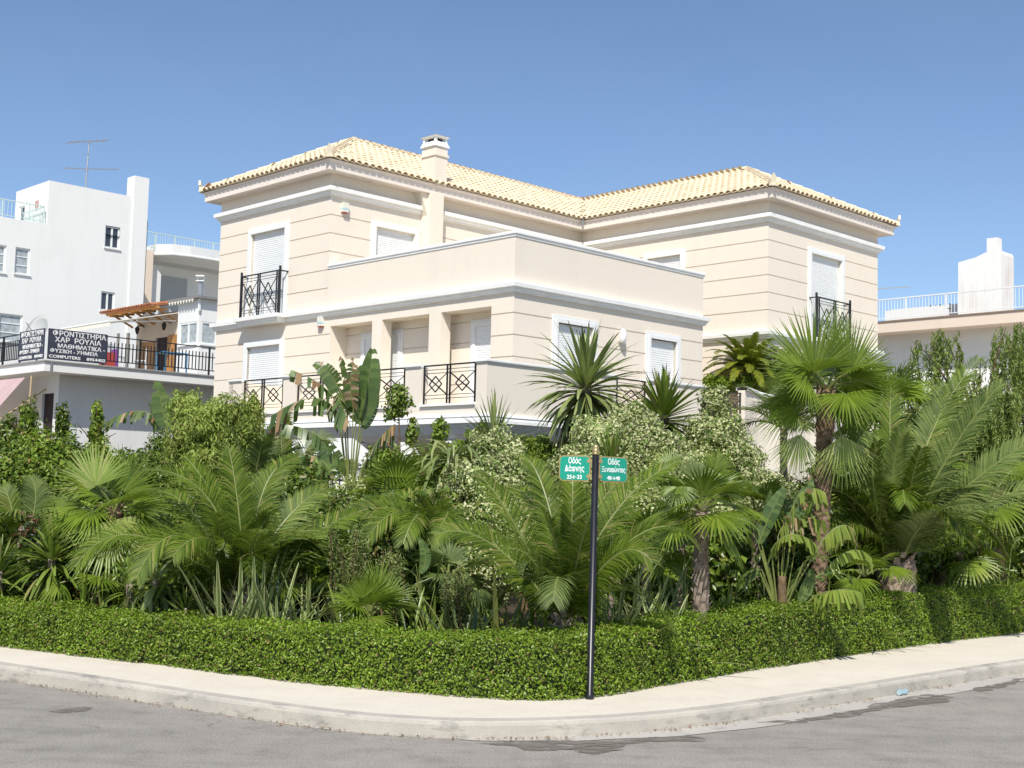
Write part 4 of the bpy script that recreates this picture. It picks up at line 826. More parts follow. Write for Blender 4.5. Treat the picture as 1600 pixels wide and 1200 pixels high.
# ------------------------------------------------------------------ planting
RS = np.random.RandomState
def unit(a): a = np.asarray(a, float); return a / (np.linalg.norm(a, axis=-1, keepdims=True) + 1e-9)
L_HEDGE = leafmat('hedge_leaves', [(0, (.11, .195, .015)), (.4, (.19, .305, .02)), (.78, (.26, .385, .032)), (.93, (.36, .47, .06)), (.96, (.28, .21, .08)), (1, (.25, .16, .06))], .25, .38, .4)
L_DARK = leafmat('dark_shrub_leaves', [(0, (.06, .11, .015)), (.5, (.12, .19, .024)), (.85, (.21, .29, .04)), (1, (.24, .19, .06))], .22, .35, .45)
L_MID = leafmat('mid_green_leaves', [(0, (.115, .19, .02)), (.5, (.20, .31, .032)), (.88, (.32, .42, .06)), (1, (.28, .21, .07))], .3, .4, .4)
L_LIGHT = leafmat('pale_feathery_leaves', [(0, (.26, .35, .06)), (.5, (.40, .51, .11)), (.9, (.54, .62, .19)), (1, (.40, .32, .12))], .35, .5)
L_VAR = leafmat('cream_variegated_leaves', [(0, (.14, .24, .04)), (.30, (.26, .36, .09)), (.5, (.56, .60, .27)), (.85, (.76, .76, .45)), (1, (.44, .46, .2))], .25, .5, .3, (.5, .55, .2), big=.3)
L_LIME = leafmat('lime_leaves', [(0, (.15, .26, .02)), (.6, (.24, .36, .03)), (1, (.32, .40, .05))], .35, .4)
L_RED = leafmat('bronze_leaves', [(0, (.03, .06, .012)), (.6, (.06, .10, .02)), (.85, (.13, .05, .03)), (1, (.20, .06, .04))], .2, .35, .45)
L_PHX = leafmat('date_palm_leaflets', [(0, (.058, .105, .010)), (.5, (.105, .165, .015)), (.9, (.185, .25, .027)), (1, (.32, .28, .10))], .30, .52, .25)
L_PHXD = leafmat('grey_green_palm_leaflets', [(0, (.09, .14, .04)), (.6, (.14, .195, .052)), (1, (.25, .29, .09))], .28, .52, .25)
L_FAN = leafmat('fan_palm_leaf', [(0, (.11, .185, .014)), (.5, (.175, .26, .022)), (1, (.27, .35, .05))], .36, .35, .45)
L_FANY = leafmat('old_fan_palm_leaf', [(0, (.24, .34, .07)), (.6, (.34, .44, .11)), (1, (.46, .46, .18))], .35, .5)
L_YUC = leafmat('yucca_leaf', [(0, (.085, .15, .018)), (.5, (.155, .225, .032)), (.9, (.24, .31, .06)), (1, (.36, .33, .12))], .2, .35, .45)
L_YUCG = leafmat('dracaena_leaf', [(0, (.15, .205, .065)), (.5, (.26, .32, .10)), (1, (.40, .45, .17))], .2, .4, .45)
L_STRIPE = leafmat('striped_sword_leaf', [(0, (.13, .20, .05)), (1, (.20, .27, .08))], .25, .45, .35, (.5, .55, .25), stripes=(.44, .47, .22))
L_BLUE = leafmat('blue_green_succulent_leaf', [(0, (.12, .20, .15)), (1, (.20, .29, .20))], .15, .5)
L_BAN = leafmat('banana_leaf', [(0, (.07, .125, .035)), (.5, (.11, .175, .05)), (1, (.17, .24, .07))], .35, .35, .5, (.4, .55, .05), big=.2)
L_BANY = leafmat('yellowing_banana_leaf', [(0, (.22, .32, .05)), (1, (.36, .42, .09))], .4, .4)
L_DRY = leafmat('dry_brown_leaf', [(0, (.22, .13, .06)), (.6, (.36, .24, .13)), (1, (.52, .42, .28))], .2, .8)
L_CYC = leafmat('cycad_leaflets', [(0, (.14, .20, .015)), (.6, (.24, .29, .02)), (1, (.38, .36, .04))], .25, .35, .5)
L_WEEP = leafmat('weeping_tree_leaves', [(0, (.17, .25, .05)), (.6, (.27, .36, .08)), (1, (.42, .48, .17))], .35, .5)
L_ROSE = leafmat('needle_leaves', [(0, (.10, .17, .03)), (.5, (.19, .26, .06)), (1, (.38, .40, .18))], .2, .6)
def bark(name, a, b_, sc=14):
    m, n, b, _ = newmat(name); f = noise(n, coords(n, (1, 1, .5)), sc, 8, .7); n.links.new(ramp(n, f, [(.35, a), (.65, b_)]), b.inputs['Base Color']); b.inputs['Roughness'].default_value = .9; b.inputs['Specular IOR Level'].default_value = .15
    bump(n, b, f, .8, .02); return m
B_PALM = bark('fibrous_palm_bark', (.09, .055, .035), (.29, .20, .13)); B_GREY = bark('grey_bark', (.12, .09, .07), (.36, .29, .23)); B_PHX = bark('date_palm_bark', (.12, .08, .05), (.48, .38, .30), 22); B_BR = bark('brown_stem', (.08, .05, .03), (.2, .14, .08)); B_STALK = plain('pale_green_stalk', (.17, .20, .055), .45, var=.2)

# --- leaf clouds
def leaf_cloud(pts, out, size, rs, fold=.25, asp=.5, jitter=.8, up=.0, curl=0):
    n = len(pts); nn = unit(out + jitter * rs.randn(n, 3)); d = rs.randn(n, 3) + np.array([0, 0, up]); d = unit(d - nn * np.sum(d * nn, 1, keepdims=True)); s = np.cross(nn, d)
    L = size * rs.uniform(.65, 1.25, n)[:, None]; W = L * asp * .5
    a = pts - d * L * .5; t = pts + d * L * .5 - nn * L * .12; l = pts + s * W + nn * L * fold * .4; r = pts - s * W + nn * L * fold * .4
    V = np.stack([a, l, t, r], 1).reshape(-1, 3); b = np.arange(n)[:, None] * 4
    T = np.concatenate([b + np.array([[0, 2, 1]]), b + np.array([[0, 3, 2]])], 1).reshape(-1, 3); return V, T
def lobes_points(lobes, dens, rs, shell=.42):
    """lobes: (centre, (rx, ry, rz)); points in a rough shell, gaps left by noise"""
    PS, OS = [], []
    for c, r in lobes:
        c = np.array(c); r = np.array(r if not np.isscalar(r) else (r, r, r)); area = 12.6 * ((r[0] * r[1]) ** 1.6 / 3 + (r[0] * r[2]) ** 1.6 / 3 + (r[1] * r[2]) ** 1.6 / 3) ** (1 / 1.6)
        n = int(area * dens); d = unit(rs.randn(n, 3)); k = 1 - shell * rs.rand(n) ** 1.4
        bumpy = 1 + .22 * np.sin(d[:, 0] * 5.1 + c[0] * 3) * np.cos(d[:, 2] * 4.3 + c[2]) + .10 * np.sin(d[:, 1] * 11 + d[:, 2] * 9 + c[1]) + .12 * rs.randn(n) * (rs.rand(n) < .12)
        p = c + d * r * (k * bumpy)[:, None]; PS.append(p); OS.append(d)
    return np.concatenate(PS), np.concatenate(OS)
def twigs(mb, root, lobes, rs, r=.035):
    for c, rr in lobes:
        c = np.array(c, float); a = np.array(root, float) + np.array([rs.uniform(-.1, .1), rs.uniform(-.1, .1), 0]); mid = a * .5 + c * .5 + np.array([rs.uniform(-.15, .15), rs.uniform(-.15, .15), 0])
        mb.tube([a, mid, c], [r, r * .7, r * .35], 5); R = rr if np.isscalar(rr) else max(rr)
        for k in range(6):
            e = c + unit(rs.randn(3)) * R * .8; mb.tube([c + (mid - c) * .15, e], [r * .35, r * .12], 4)
def shrub(name, label, lobes_px, mat, size=.07, dens=900, seed=0, asp=.5, group=None, cat='shrub', jitter=.58, up=0, base=None, core=True, shell=.42, extra=None):
    """lobes_px: (u, v, Y, r_horizontal, r_vertical in metres)"""
    rs = RS(seed); L = [(P(q[0], q[1], q[2]), (q[3], q[3] * .9, q[4] if len(q) > 4 else q[3])) for q in lobes_px]
    mx = np.mean([c for c, r in L], axis=0); g = np.array([mx[0], mx[1], .14]) if base is None else np.array(base)
    r_ = empty(name, tuple(g), 0, label, cat, group); Lr = [(c - g, r) for c, r in L]
    m = MB(); twigs(m, (0, 0, 0), Lr, rs); m.build('branches', B_BR, r_)
    p, o = lobes_points(Lr, dens, rs, shell); V, T = leaf_cloud(p, o, size, rs, asp=asp, jitter=jitter, up=up)
    if core:                                                # larger leaves added deep inside to block light through the crown
        p2, o2 = lobes_points([(c, tuple(np.array(rr) * .62)) for c, rr in Lr], dens * .22, rs, .5); V2, T2 = leaf_cloud(p2, o2, size * 2.6, rs, asp=.7, jitter=.6); T = np.concatenate([T, T2 + len(V)]); V = np.concatenate([V, V2])
    link('foliage', arr_mesh('foliage', V, T, mat), r_, kind='stuff'); return r_

# --- strap leaves: shared unit meshes, one object per leaf
STRAPS = {}
def strap_mesh(mat, width, droop, key, fold=.3, taper=.5, seg=5):
    k = (mat.name, round(width, 3), round(droop, 2), key)
    if k in STRAPS: return STRAPS[k]
    V, UV = [], []; th = .05; x = z = 0.0; ds = 1 / seg; ang = 0.0
    for i in range(seg + 1):
        t = i / seg; wd = width * (min(1, .55 + t * 1.6) if t < .3 else 1) * (1 - max(0, (t - taper) / (1 - taper)) ** 1.5) * .5
        nx, nz = math.sin(ang), math.cos(ang)
        V += [(x - nx * 0, wd, z + fold * wd), (x, 0, z), (x, -wd, z + fold * wd)]; UV += [(0, t), (.5, t), (1, t)]
        ang += droop * ds * (0.4 + 1.2 * t); x += math.cos(ang) * ds; z -= math.sin(ang) * ds
    T = []
    for i in range(seg):
        for j in range(2): a = i * 3 + j; T += [(a, a + 3, a + 1), (a + 1, a + 3, a + 4)]
    me = arr_mesh('leaf', V, T, mat, UV); STRAPS[k] = me; return me
def place_leaf(me, parent, o, d, L, rs, roll=.25, name='leaf'):
    d = unit(d); z = np.array([0, 0, 1.0]); s = np.cross(z, d); s = unit(s) if np.linalg.norm(s) > .05 else np.array([1.0, 0, 0]); n_ = np.cross(d, s); a = rs.uniform(-roll, roll)
    s2 = s * math.cos(a) + n_ * math.sin(a); n2 = np.cross(d, s2); M_ = np.eye(4); M_[:3, 0] = d * L; M_[:3, 1] = s2 * L; M_[:3, 2] = n2 * L; M_[:3, 3] = o
    ob = link(name, me, parent); ob.matrix_local = Matrix(M_.tolist()); return ob
def rosette(parent, c, R, n, mat, seed, width=.06, emin=-50, emax=88, droop=(.3, .9), vary=.25, bias=1.0, roll=.3, core=.05, name='leaf', taper=.5, stiff=False):
    rs = RS(seed); c = np.array(c, float)
    for i in range(n):
        t = ((i + .5) / n) ** bias; el = math.radians(emax - (emax - emin) * t + rs.uniform(-7, 7)); az = i * 2.39996 + rs.uniform(-.2, .2)
        d = np.array([math.cos(el) * math.cos(az), math.cos(el) * math.sin(az), math.sin(el)])
        dr = (droop[0] if el > .9 else droop[0] * .5 + droop[1] * .5 if el > .1 else droop[1]) * (1 if not stiff else .3)
        L = R * rs.uniform(1 - vary, 1.08); me = strap_mesh(mat, width / R, dr + .15 * (i % 2), i % 2, taper=taper); place_leaf(me, parent, c + d * core - np.array([0, 0, t * core * 3]), d, L, rs, roll, name)
def trunk(parent, pts, r, mat=B_GREY, name='trunk', n=9, rings=0, rs=None):
    rs = rs or RS(1); pts = [np.array(p, float) for p in pts]; m = MB(); K = 14; PP, RR = [], []
    for i in range(K + 1):
        t = i / K * (len(pts) - 1); j = min(int(t), len(pts) - 2); f = t - j; p = pts[j] * (1 - f) + pts[j + 1] * f
        rr = (r[0] + (r[1] - r[0]) * i / K) if not np.isscalar(r) else r; PP.append(p + rs.uniform(-.08, .08, 3) * rr * np.array([1, 1, 0])); RR.append(rr * (1 + rs.uniform(-.07, .07)))
    m.tube(PP, RR, n); return m.build(name, mat, parent, True)
def boots(parent, pts, r, mat, seed, n=60, size=.09, name='leaf_bases', out=.5):
    """cut leaf bases that stand out of a palm trunk"""
    rs = RS(seed); m = MB(); pts = [np.array(p, float) for p in pts]
    for i in range(n):
        t = (i + .5) / n; a = i * 2.39996; k = t * (len(pts) - 1); j = min(int(k), len(pts) - 2); f = k - j; c = pts[j] * (1 - f) + pts[j + 1] * f; rr = r[0] + (r[1] - r[0]) * t
        d = np.array([math.cos(a), math.sin(a), 0]); s = np.array([-d[1], d[0], 0]); b = c + d * rr * .85; sz = size * rs.uniform(.7, 1.2); tip = b + d * sz * out + np.array([0, 0, sz * .9]); w_ = sz * .45
        m.add([b - s * w_, b + s * w_, b + s * w_ * .7 + (tip - b) * 1.0, b - s * w_ * .7 + (tip - b), b - s * w_ * .8 + np.array([0, 0, sz * .7]), b + s * w_ * .8 + np.array([0, 0, sz * .7])], [(0, 1, 2, 3), (4, 3, 2, 5), (0, 3, 4), (1, 5, 2)])
    return m.raw(name, mat, parent, kind='stuff')

# --- feather fronds
def bez(a, b, c, n):
    t = np.linspace(0, 1, n)[:, None]; return a * (1 - t) ** 2 + 2 * b * t * (1 - t) + c * t * t
def frond(parent, A, M, Tp, mat, rs, LL=.42, n=46, width=.022, vee=.35, bare=.12, droopf=.25, name='frond', stalk=None, wr=.016, plume=0.0, face=0.0):
    """A base, M point the rachis passes, Tp tip; leaflets in two rows"""
    A, M, Tp = (np.array(q, float) for q in (A, M, Tp)); C = 2 * M - .5 * (A + Tp); pts = bez(A, C, Tp, 40); tan = unit(np.gradient(pts, axis=0)); seg = np.linalg.norm(np.diff(pts, axis=0), axis=1); s = np.concatenate([[0], np.cumsum(seg)]); Lr = s[-1]; s /= s[-1]
    V, T = [], []; up = np.array([0, 0, 1.0]); upf = unit(np.array([0.1, -face, 1.0 - .6 * face]))
    for sg in (-1, 1):
        tt = bare + (1 - bare) * (np.arange(n) + .5 * (sg > 0)) / n
        for t in tt:
            if rs.rand() < .03: continue
            p = np.array([np.interp(t, s, pts[:, k]) for k in range(3)]); d = unit(np.array([np.interp(t, s, tan[:, k]) for k in range(3)])); sd = np.cross(d, upf); sd = unit(sd) if np.linalg.norm(sd) > .15 else np.array([1.0, 0, 0]); nn = np.cross(sd, d)
            l = LL * (math.sin(math.pi * min(1, .16 + .80 * t)) ** .6) * rs.uniform(.85, 1.08)
            fw = .45 + .9 * t; v = vee * (1 - .3 * t) + rs.uniform(-.12, .12) + plume * rs.uniform(-.5, .5)
            dl = unit(sd * sg * 1.0 + d * fw + nn * v); wd = width * (1 if t < .9 else .7)
            wv = unit(np.cross(dl, nn)) * wd * .5; p1 = p + dl * l * .5 - up * l * droopf * .10; p2 = p + dl * l - up * l * droopf * rs.uniform(.6, 1.2)
            b = len(V); V += [p - wv * .5, p + wv * .5, p1 - wv, p1 + wv, p2]; T += [(b, b + 2, b + 1), (b + 1, b + 2, b + 3), (b + 2, b + 4, b + 3)]
    fo = link(name, arr_mesh(name, V, T, mat), parent)
    m = MB(); m.tube([pts[i] for i in range(0, 40, 3)], [wr * (1 - .8 * i / 39) + .003 for i in range(0, 40, 3)], 5, False); m.build('rachis', stalk or B_STALK, fo); return fo
def feather_palm(label, base, crown, specs, mat, seed, LL=.42, extra=10, elen=1.6, group=None, cat='palm tree', name='date_palm', tr=None, elmin=5, elmax=70, azr=(0, 2 * math.pi), n=46, wr=.012, width=.022, vee=.35, amat=None):
    """specs in the photo: (mid u, v, dY, tip u, v, dY) for every frond one can follow; extra: fronds that fill the crown"""
    rs = RS(seed); base = np.array(base); C = np.array(crown); r = empty(name, tuple(base), 0, label, cat, group); Y = C[1]; c0 = C - base
    for (mu, mv, md, tu, tv_, td, *o) in specs: frond(r, c0 + rs.uniform(-.05, .05, 3), P(mu, mv, Y + md) - base, P(tu, tv_, Y + td) - base, o[0] if o else mat, rs, LL, n, width=width, wr=wr, vee=vee, face=rs.uniform(.25, .8))
    for i in range(extra):
        az = azr[0] + (azr[1] - azr[0]) * ((i * .618 + .1) % 1); el = math.radians(rs.uniform(elmin, elmax)); d = np.array([math.cos(el) * math.cos(az), math.cos(el) * math.sin(az), math.sin(el)]); L = elen * rs.uniform(.8, 1.1)
        mid = c0 + d * L * .55 + np.array([0, 0, .05]); tip = c0 + d * L - np.array([0, 0, L * (.28 + .25 * math.cos(el))]); frond(r, c0, mid, tip, (amat or mat) if i % 3 else mat, rs, LL, n, width=width, wr=wr, vee=vee)
    if tr: trunk(r, [(0, 0, -.05), c0 * .5 + np.array([.02, 0, 0]), c0], tr, B_PHX, rs=rs); boots(r, [(0, 0, 0), c0 + np.array([0, 0, .1])], tr, B_PHX, seed, max(24, int(np.linalg.norm(c0) * 90)), .10)
    return r

# --- fan leaves
def fan_mesh(H, ax, nrm, R, mat, rs, n=34, span=3.6, fuse=.5, droop=.35, pleat=.04, ragged=.1):
    ax = unit(ax); nrm = np.array(nrm, float); nrm = unit(nrm - ax * (nrm @ ax)); sd = np.cross(ax, nrm); V, T = [], []; da = span / n; up = np.array([0, 0, 1.0])
    rad = [(.03, .0), (.28, .0), (fuse, .0), (.72, .0), (.88, .0), (1.0, 0)]
    for i in range(n):
        a = -span / 2 + (i + .5) * da; L = R * (1 - .22 * (abs(a) / (span / 2)) ** 2) * rs.uniform(1 - ragged, 1 + ragged * .4); b = len(V); tw = rs.uniform(-.04, .04)
        for k, (q, _) in enumerate(rad):
            dd = ax * math.cos(a + tw * q) + sd * math.sin(a + tw * q); pr = np.cross(nrm, dd); half = math.tan(da / 2) * q * L if q <= fuse else math.tan(da / 2) * fuse * L * max(.0, (1 - (q - fuse) / (1 - fuse)) ** .8)
            dz = -up * droop * L * max(0, q - .35) ** 2 * (1.3 + rs.uniform(-.3, .3) * (q > .7)) - nrm * (.10 * L * (math.cos(a) * q) * q)
            c = H + dd * q * L + dz; V += [c - pr * half - nrm * pleat * half * 6, c + nrm * pleat * half * 6, c + pr * half - nrm * pleat * half * 6]
        for k in range(len(rad) - 1):
            for j in (0, 1): o = b + k * 3 + j; T += [(o, o + 3, o + 1), (o + 1, o + 3, o + 4)]
    return V, T
def fan_leaf(parent, C, H, ax, nrm, R, mat, rs, stalk=None, sr=.014, name='frond', **k):
    V, T = fan_mesh(np.array(H), ax, nrm, R, mat, rs, **k); f = link(name, arr_mesh(name, V, T, mat), parent)
    C, H = np.array(C), np.array(H); mid = (C + H) / 2 + np.array([0, 0, .04]); MB().tube([C, mid, H + unit(ax) * R * .1], [sr * 1.3, sr, sr * .6], 6).build('petiole', stalk or B_STALK, f); return f
def fan_palm(label, base, crown, R, n, mat, seed, pet=.5, tr=(.1, .09), elmax=80, elmin=-35, specs=(), group=None, name='fan_palm', cat='palm tree', old=None, droop=.35, span=3.6, bmat=B_PALM, segs=34, bn=None, azs=None):
    rs = RS(seed); base = np.array(base); c0 = np.array(crown) - base; r = empty(name, tuple(base), 0, label, cat, group)
    for i in range(n):
        t = (i + .5) / n; el = math.radians(elmax - (elmax - elmin) * t + rs.uniform(-8, 8)); az = i * 2.39996 + seed; d = np.array([math.cos(el) * math.cos(az), math.cos(el) * math.sin(az), math.sin(el)])
        pl = pet * rs.uniform(.8, 1.15) * (.75 + .5 * t); H = c0 + d * pl - np.array([0, 0, .10 * pl]); ax = unit(d + np.array([0, 0, -.25 - .3 * t])); side = np.cross(ax, [0, 0, 1.0]); nr = np.cross(unit(side), ax) + rs.uniform(-.35, .35, 3)
        if nr[2] < 0: nr = -nr
        fan_leaf(r, c0, H, ax, nr, R * rs.uniform(.82, 1.05), (old if (old and t > .8) else mat), rs, droop=droop, span=span, n=segs)
    for (hu, hv, hd, tu, tv_, td, nd, *o) in specs:          # hub px, tip px, normal, radius from the distance
        H = P(hu, hv, crown[1] + hd) - base; Tp = P(tu, tv_, crown[1] + td) - base; ax = Tp - H
        fan_leaf(r, c0, H, ax, nd, float(np.linalg.norm(ax)), o[0] if o else mat, rs, droop=o[1] if len(o) > 1 else .12, span=o[2] if len(o) > 2 else span, n=segs)
    if tr: trunk(r, [(0, 0, -.05), c0 * .5, c0], tr, bmat, rs=rs); boots(r, [c0 * .15, c0 + np.array([0, 0, .05])], tr, bmat, seed, bn or int(np.linalg.norm(c0) * 60), .07)
    return r

# --- broad paddle leaves (banana, strelitzia), torn between the veins
def paddle(parent, A, B, C, Tp, W, mat, rs, tear=.2, fold=.35, nseg=16, brown=0.0, name='leaf', droop=.12, dirn=None):
    """A foot of the stalk, B start of the blade, C mid blade, Tp tip"""
    A, B, C, Tp = (np.array(q, float) for q in (A, B, C, Tp)); Cc = 2 * C - .5 * (B + Tp); pts = bez(B, Cc, Tp, nseg * 2 + 1); tan = unit(np.gradient(pts, axis=0)); up = np.array([0, 0, 1.0])
    V, T, UV = [], [], []; VB, TB = [], []
    ref = unit(np.array(dirn)) if dirn is not None else None
    for sg in (-1, 1):
        for i in range(nseg):
            p0, p1 = pts[2 * i], pts[2 * i + 2]; t = (i + .5) / nseg; d = tan[2 * i + 1]
            if ref is not None: nn = unit(ref - d * (ref @ d)); sd = np.cross(d, nn)
            else:
                sd = np.cross(d, up); sd = unit(sd) if np.linalg.norm(sd) > .1 else np.array([1.0, 0, 0]); nn = np.cross(sd, d)
            def wd(t): return W * .5 * (max(0, math.sin(math.pi * (t * .93 + .035))) ** .55) * (1.0 - .25 * t)
            gone = rs.rand() < tear * .25; torn = rs.rand() < tear; dz = -up * W * (droop + (rs.uniform(0, .6) * tear if torn else 0)); sh = d * (rs.uniform(-.05, .05) * W * (torn * 1.5) + W * .10)
            if gone: continue
            e0 = p0 + sd * sg * wd(i / nseg) + nn * fold * wd(i / nseg) + dz + sh; e1 = p1 + sd * sg * wd((i + 1) / nseg) + nn * fold * wd((i + 1) / nseg) + dz + sh
            if torn: e1 = e1 + (e0 - e1) * rs.uniform(.1, .45)
            m0 = (p0 + e0) / 2 + up * W * .03; m1 = (p1 + e1) / 2 + up * W * .03
            q = rs.rand() < brown; VV, TT = (VB, TB) if q else (V, T); b = len(VV); VV += [p0, p1, m0, m1, e0, e1]; TT += [(b, b + 1, b + 2), (b + 1, b + 3, b + 2), (b + 2, b + 3, b + 4), (b + 3, b + 5, b + 4)]
    if not V: V, T = VB, TB; VB = []
    f = link(name, arr_mesh(name, V, T, mat), parent)
    if VB: link('dry_edge', arr_mesh('dry_edge', VB, TB, L_DRY), f)
    MB().tube([A, (A + B) / 2 + np.array([0, 0, .02]), B] + [pts[k] for k in range(4, nseg * 2 + 1, 4)], [W * .045, W * .035, W * .028] + [W * .03 * (1 - k / (nseg * 2 + 4)) for k in range(4, nseg * 2 + 1, 4)], 6).build('midrib', B_STALK, f); return f
def paddle_plant(label, base, Y, leaves, mat, seed, name='banana_plant', group=None, cat='plant', stem=None):
    rs = RS(seed); base = np.array(base, float); r = empty(name, tuple(base), 0, label, cat, group)
    for q in leaves:
        (fu, fv), (bu, bv), (mu, mv), (tu, tv_), W = q[:5]; o = q[5] if len(q) > 5 else {}; dy = o.get('dy', 0); td = o.get('td', 0)
        paddle(r, P(fu, fv, Y) - base, P(bu, bv, Y + dy * .5) - base, P(mu, mv, Y + dy) - base, P(tu, tv_, Y + dy + td) - base, W, o.get('mat', mat), rs, o.get('tear', .2), o.get('fold', .3), brown=o.get('brown', 0), droop=o.get('droop', .08), dirn=o.get('n'), nseg=o.get('ns', 16))
    if stem: trunk(r, [(0, 0, -.05), (P(*stem[:2], Y) - base) * .5, P(*stem[:2], Y) - base], stem[2], B_BR)
    return r
FRONT = (0.05, -1, .25)

# ------------------------------------------------------------------ hedge
rs = RS(3); hp = [np.array(p) for p in HEDGE_S]; sl_ = np.concatenate([[0], np.cumsum([np.linalg.norm(b - a) for a, b in zip(hp, hp[1:])])]); hx = np.array([p[0] for p in hp]); hy = np.array([p[1] for p in hp])
def hedge_top(x): return np.interp(x, [-9, -5.7, -2, .5, 2, 4, 8, 12], [.62, .60, .66, .69, .76, .82, .80, .80])
s0_, s1_ = np.interp(-10.5, hx, sl_), np.interp(11.5, hx, sl_)
n = 150000; s = rs.uniform(s0_, s1_, n); cx = np.interp(s, sl_, hx); cy = np.interp(s, sl_, hy); cx2 = np.interp(s + .25, sl_, hx); cy2 = np.interp(s + .25, sl_, hy); cx1 = np.interp(s - .25, sl_, hx); cy1 = np.interp(s - .25, sl_, hy)
tg = unit(np.stack([cx2 - cx1, cy2 - cy1], 1)); nr = np.stack([-tg[:, 1], tg[:, 0]], 1); top = hedge_top(cx); WH = .66
u_ = rs.rand(n); a_front = .50; side = np.where(u_ < a_front, 0, np.where(u_ < .93, 1, 2)); hgt = top - .14
off = np.where(side == 0, 0.0, np.where(side == 1, rs.rand(n) * WH, WH)); zz = np.where(side == 1, top, .145 + rs.rand(n) * hgt)
rnd_ = np.clip((zz - (top - .10)) / .10, 0, 1); off = np.where(side == 0, off + rnd_ ** 2 * .07, off); zz = np.where((side == 1) & (off < .10), zz - (.10 - off) ** 2 * 5, zz)
lump = np.array([pnoise(Vector((a * 2.6, b * 2.6, c * 3.2))) for a, b, c in zip(cx[::1], cy, zz)]); lump2 = np.array([pnoise(Vector((a * 9, b * 9, c * 9))) for a, b, c in zip(cx, cy, zz)])
disp = lump * .05 + lump2 * .04 + rs.uniform(-.045, .012, n); spr = (rs.rand(n) < .04) * rs.uniform(0, .07, n)
o_ = np.zeros((n, 3)); o_[side == 0, :2] = -nr[side == 0]; o_[side == 1, 2] = 1; o_[side == 2, :2] = nr[side == 2]; o_[:, 2] += np.where(side == 0, .3 + rnd_, 0); o_ = unit(o_)
pp = np.stack([cx + nr[:, 0] * off, cy + nr[:, 1] * off, zz], 1) + o_ * (disp + spr)[:, None]; pp[:, 2] = np.maximum(pp[:, 2], .15)
hd = empty('hedge', (float(hx[40]), float(hy[40]), .14), 0, 'low clipped green hedge curving round the street corner behind the pavement', 'hedge')
V, T = leaf_cloud(pp - np.array([hx[40], hy[40], .14]), o_, .031, rs, asp=.58, jitter=.85, up=.5); link('foliage', arr_mesh('foliage', V, T, L_HEDGE), hd, kind='stuff')
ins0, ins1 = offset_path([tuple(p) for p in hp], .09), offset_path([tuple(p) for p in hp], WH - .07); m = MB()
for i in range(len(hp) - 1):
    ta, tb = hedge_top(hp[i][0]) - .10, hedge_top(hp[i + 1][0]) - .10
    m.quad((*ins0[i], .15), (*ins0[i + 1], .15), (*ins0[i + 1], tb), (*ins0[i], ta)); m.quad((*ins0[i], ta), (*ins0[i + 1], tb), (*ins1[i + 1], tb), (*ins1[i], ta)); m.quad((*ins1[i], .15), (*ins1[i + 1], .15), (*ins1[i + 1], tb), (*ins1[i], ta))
m.v = [(a - hx[40], b - hy[40], c - .14) for a, b, c in m.v]; m.raw('dark_core', plain('hedge_dark_core', (.03, .045, .012), .95, var=.5, scale=30), hd)  # added solid core; the dark between the leaves is put into its colour

# ------------------------------------------------------------------ background shrubs
sh = shrub
# left leafy wall with pointed leaders
sh('shrub', 'tall dark leafy shrub at the far left edge of the garden', [(-25, 810, 18.5, .95, 1.0), (15, 755, 18.5, .6, .6), (5, 690, 18.8, .25, .40), (30, 860, 18, .9, .9)], L_DARK, .075, 900, 1, group='tall leafy shrubs along the left garden edge')
sh('shrub', 'tall leafy shrub with a pointed top before the pink awning', [(65, 762, 18.5, .75, .72), (50, 715, 18.6, .36, .45), (44, 658, 18.7, .14, .34), (80, 860, 18, .9, .8)], L_MID, .075, 900, 2, group='tall leafy shrubs along the left garden edge')
sh('shrub', 'tall shrub with a narrow pointed top left of the dark doorway column', [(102, 720, 19, .30, .42), (97, 662, 19.1, .11, .34), (130, 775, 19, .75, .62), (140, 860, 18.5, .9, .8)], L_DARK, .07, 900, 3, group='tall leafy shrubs along the left garden edge')
sh('shrub', 'tall shrub with a thin spiky top below the terrace slab', [(152, 725, 19.5, .26, .40), (150, 672, 19.6, .12, .38), (152, 640, 19.6, .06, .18), (188, 772, 19.3, .75, .52)], L_MID, .07, 900, 4, group='tall leafy shrubs along the left garden edge')
sh('shrub', 'dark leafy shrub mass left of the feathery shrub', [(212, 735, 19.5, .36, .36), (250, 715, 19.6, .26, .45), (235, 765, 19, .75, .58), (250, 860, 18.5, 1.0, .85)], L_DARK, .07, 900, 5)
sh('feathery_shrub', 'pale green feathery shrub in front of the left corner of the villa', [(335, 665, 18.5, .58, .42), (300, 690, 18.5, .40, .42), (375, 675, 18.5, .36, .45), (345, 740, 18.4, .65, .55), (290, 640, 18.7, .25, .30), (395, 650, 18.6, .16, .30)], L_LIGHT, .085, 1150, 6, asp=.24, up=1.5)
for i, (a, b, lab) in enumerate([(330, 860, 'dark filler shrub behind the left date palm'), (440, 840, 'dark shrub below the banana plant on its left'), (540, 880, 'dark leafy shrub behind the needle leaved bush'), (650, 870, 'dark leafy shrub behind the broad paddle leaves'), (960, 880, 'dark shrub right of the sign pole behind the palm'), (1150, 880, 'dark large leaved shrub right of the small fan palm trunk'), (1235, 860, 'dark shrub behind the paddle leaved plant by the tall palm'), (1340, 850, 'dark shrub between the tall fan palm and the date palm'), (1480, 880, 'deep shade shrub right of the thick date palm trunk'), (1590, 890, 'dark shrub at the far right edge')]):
    Y = np.interp(a, [0, 700, 1600], [18, 16.5, 22]); sh('dark_shrub', lab, [(a, b, Y, 1.15, .95), (a - 40, b + 50, Y - .5, .8, .6), (a + 45, b + 40, Y - .4, .8, .7), (a, b - 45, Y + .6, .85, .5)], L_DARK, .10, 420, 20 + i, asp=.5)
